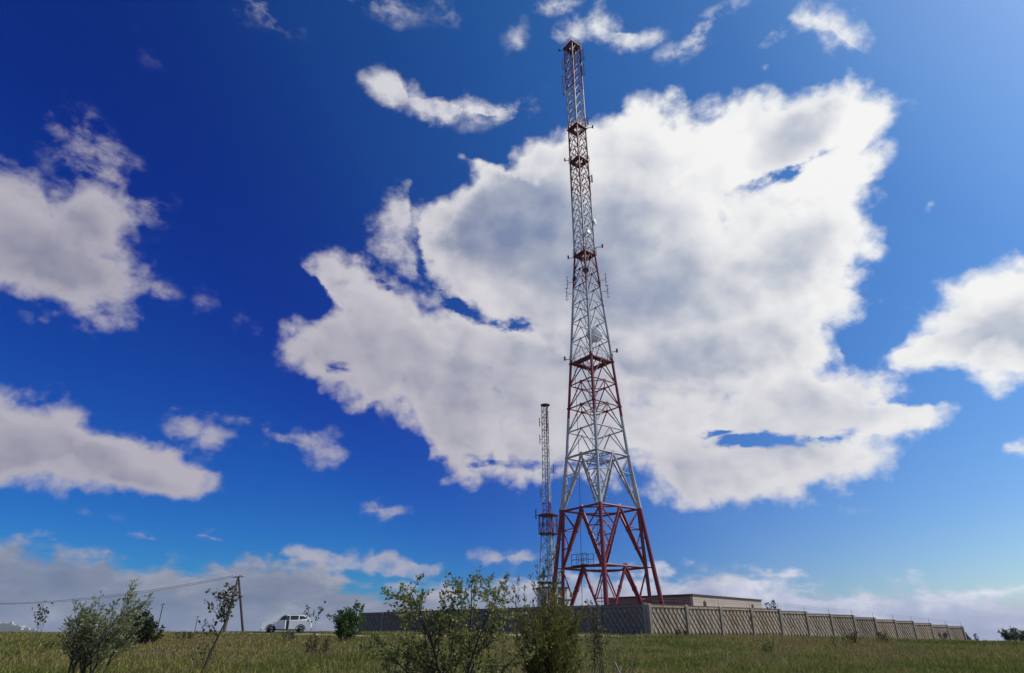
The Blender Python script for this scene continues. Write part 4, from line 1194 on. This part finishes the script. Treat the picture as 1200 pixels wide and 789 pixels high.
shade = mth(nt, 'SUBTRACT', shade, mth(nt, 'MULTIPLY', mth(nt, 'MULTIPLY', lump, .75), smooth(deep, 5.5, 1.5)))
shade = mth(nt, 'SUBTRACT', shade, mth(nt, 'MULTIPLY', lit, 1.5))
shade = mth(nt, 'MULTIPLY', mth(nt, 'ADD', shade, .0, clamp=True), smooth(deep, .1, 4.0))
ccol = ramp(nt, shade, [(0, (.90, .90, .905)), (.35, (.69, .705, .76)), (.68, (.43, .48, .59)), (1, (.25, .315, .48))])
# side of the sky away from the sun is darker, towards the sun brighter
tosun = nd(nt, 'ShaderNodeVectorMath', operation='DOT_PRODUCT', ins={0: D, 1: tuple(sd)}).outputs['Value']
gain = smooth(tosun, .0, .8, .50, 1.02)
ccol = mixc(nt, 1.0, ccol, nd(nt, 'ShaderNodeCombineColor', ins={0: gain, 1: mth(nt, 'MULTIPLY', gain, mth(nt, 'MULTIPLY_ADD', gain, .09, .91)), 2: mth(nt, 'MULTIPLY_ADD', gain, .88, .11)}).outputs[0], 'MULTIPLY')
bankcol = ramp(nt, mth(nt, 'ADD', mth(nt, 'MULTIPLY_ADD', STREAK, 1.5, .42), smooth(bs, .3, 2.6, .22, 0)), [(.25, (.25, .28, .42)), (.5, (.34, .365, .49)), (.78, (.58, .57, .64))])
bgain = smooth(tosun, -.1, .55, .66, 1.55)
bankcol = mixc(nt, 1.0, bankcol, nd(nt, 'ShaderNodeCombineColor', ins={0: bgain, 1: bgain, 2: bgain}).outputs[0], 'MULTIPLY')
hs = nd(nt, 'ShaderNodeHueSaturation', ins={'Hue': .512, 'Saturation': 1.35, 'Value': 1.0, 'Color': sky.outputs[0]})
# the glare round the sun lifts its side of the sky, the far side is a deep polarised blue
glare = ramp(nt, mth(nt, 'MULTIPLY_ADD', tosun, .5, .5), [(.50, (.022, .108, .178)), (.58, (.020, .066, .166)), (.695, (.140, .165, .178)), (.90, (.62, .46, .272)), (.96, (.86, .63, .33)), (1.0, (1, .75, .42))], 'B_SPLINE')
skyc = mixc(nt, 1.0, hs.outputs[0], mixc(nt, 1.0, glare, (.55, .72, 1.0), 'MULTIPLY'), 'MULTIPLY')
skyc = nd(nt, 'ShaderNodeVectorMath', operation='SCALE', ins={0: skyc, 'Scale': 5.0}).outputs[0]
lowg = mth(nt, 'MULTIPLY_ADD', mth(nt, 'MULTIPLY', smooth(EL, 26, 4), smooth(tosun, .42, .12)), .26, 1.0)   # the blue pales to azure towards the horizon
skyc = mixc(nt, 1.0, skyc, nd(nt, 'ShaderNodeCombineColor', ins={0: 1.0, 1: lowg, 2: 1.0}).outputs[0], 'MULTIPLY')
def times(col, k):
    return nd(nt, 'ShaderNodeVectorMath', operation='SCALE', ins={0: col, 'Scale': k}).outputs[0]
c = mixc(nt, BA, skyc, times(bankcol, 10.0))
c = mixc(nt, A, c, times(ccol, 10.0))
# unseen broken cloud added behind the viewer to neutralise the blue ambient light
rest = mth(nt, 'MULTIPLY', smooth(noise(nt, mp.outputs[0], 3.2, 7, .58), .46, .60), smooth(sep.outputs[1], .45, .05))
c = mixc(nt, mth(nt, 'MULTIPLY', rest, smooth(sep.outputs[2], .02, .15)), c, (6.2, 6.4, 6.8))
nt.links.new(c, bg.inputs['Color'])

# ------------------------------------------------------------------ air
HZ = 5600.0
m = bpy.data.materials.new('haze_air'); m.use_nodes = True
nh = m.node_tree; nh.nodes.remove(nh.nodes['Principled BSDF'])
pv = nh.nodes.new('ShaderNodeVolumePrincipled'); pv.inputs['Density'].default_value = .9e-4; pv.inputs['Color'].default_value = (.72, .8, .95, 1)
nh.links.new(pv.outputs[0], nh.nodes['Material Output'].inputs['Volume'])
zlo = min(float(ZZ.min()), min(v_[2] for v_ in hv)) - 1
hz = MB().box((0, 0, (zlo + 105) / 2), (2 * max(abs(xs[0]), xs[-1]) + 40, 2 * max(abs(ys[0]), ys[-1]) + 40, 105 - zlo)).build('haze', m)
hz.hide_render = False
tag(hz, 'thin bluish air over the plain fading the distant town', 'haze', kind='stuff')

# ------------------------------------------------------------------ sun, camera, view
sl_ = bpy.data.lights.new('sun', 'SUN'); sl_.energy = 3.6; sl_.angle = R(.5); sl_.color = (1, .95, .87)
so = bpy.data.objects.new('sun', sl_); COL.objects.link(so)
so.rotation_euler = (-sd).to_track_quat('-Z', 'Y').to_euler()
so.location = (60, 0, 80)
cam = bpy.data.cameras.new('camera'); cam.sensor_width = 36; cam.lens = 36 * FPX / 1200; cam.clip_end = 20000; cam.clip_start = .1
co_ = bpy.data.objects.new('camera', cam); COL.objects.link(co_)
co_.location = (0, 0, EYE); co_.rotation_euler = (math.pi / 2 + PITCH, 0, 0)
scn.camera = co_
vs_ = scn.view_settings
vs_.view_transform = 'Standard'; vs_.look = 'None'; vs_.exposure = 0; vs_.gamma = 1; vs_.use_curve_mapping = False
scn.cycles.max_bounces = 6; scn.cycles.transparent_max_bounces = 8
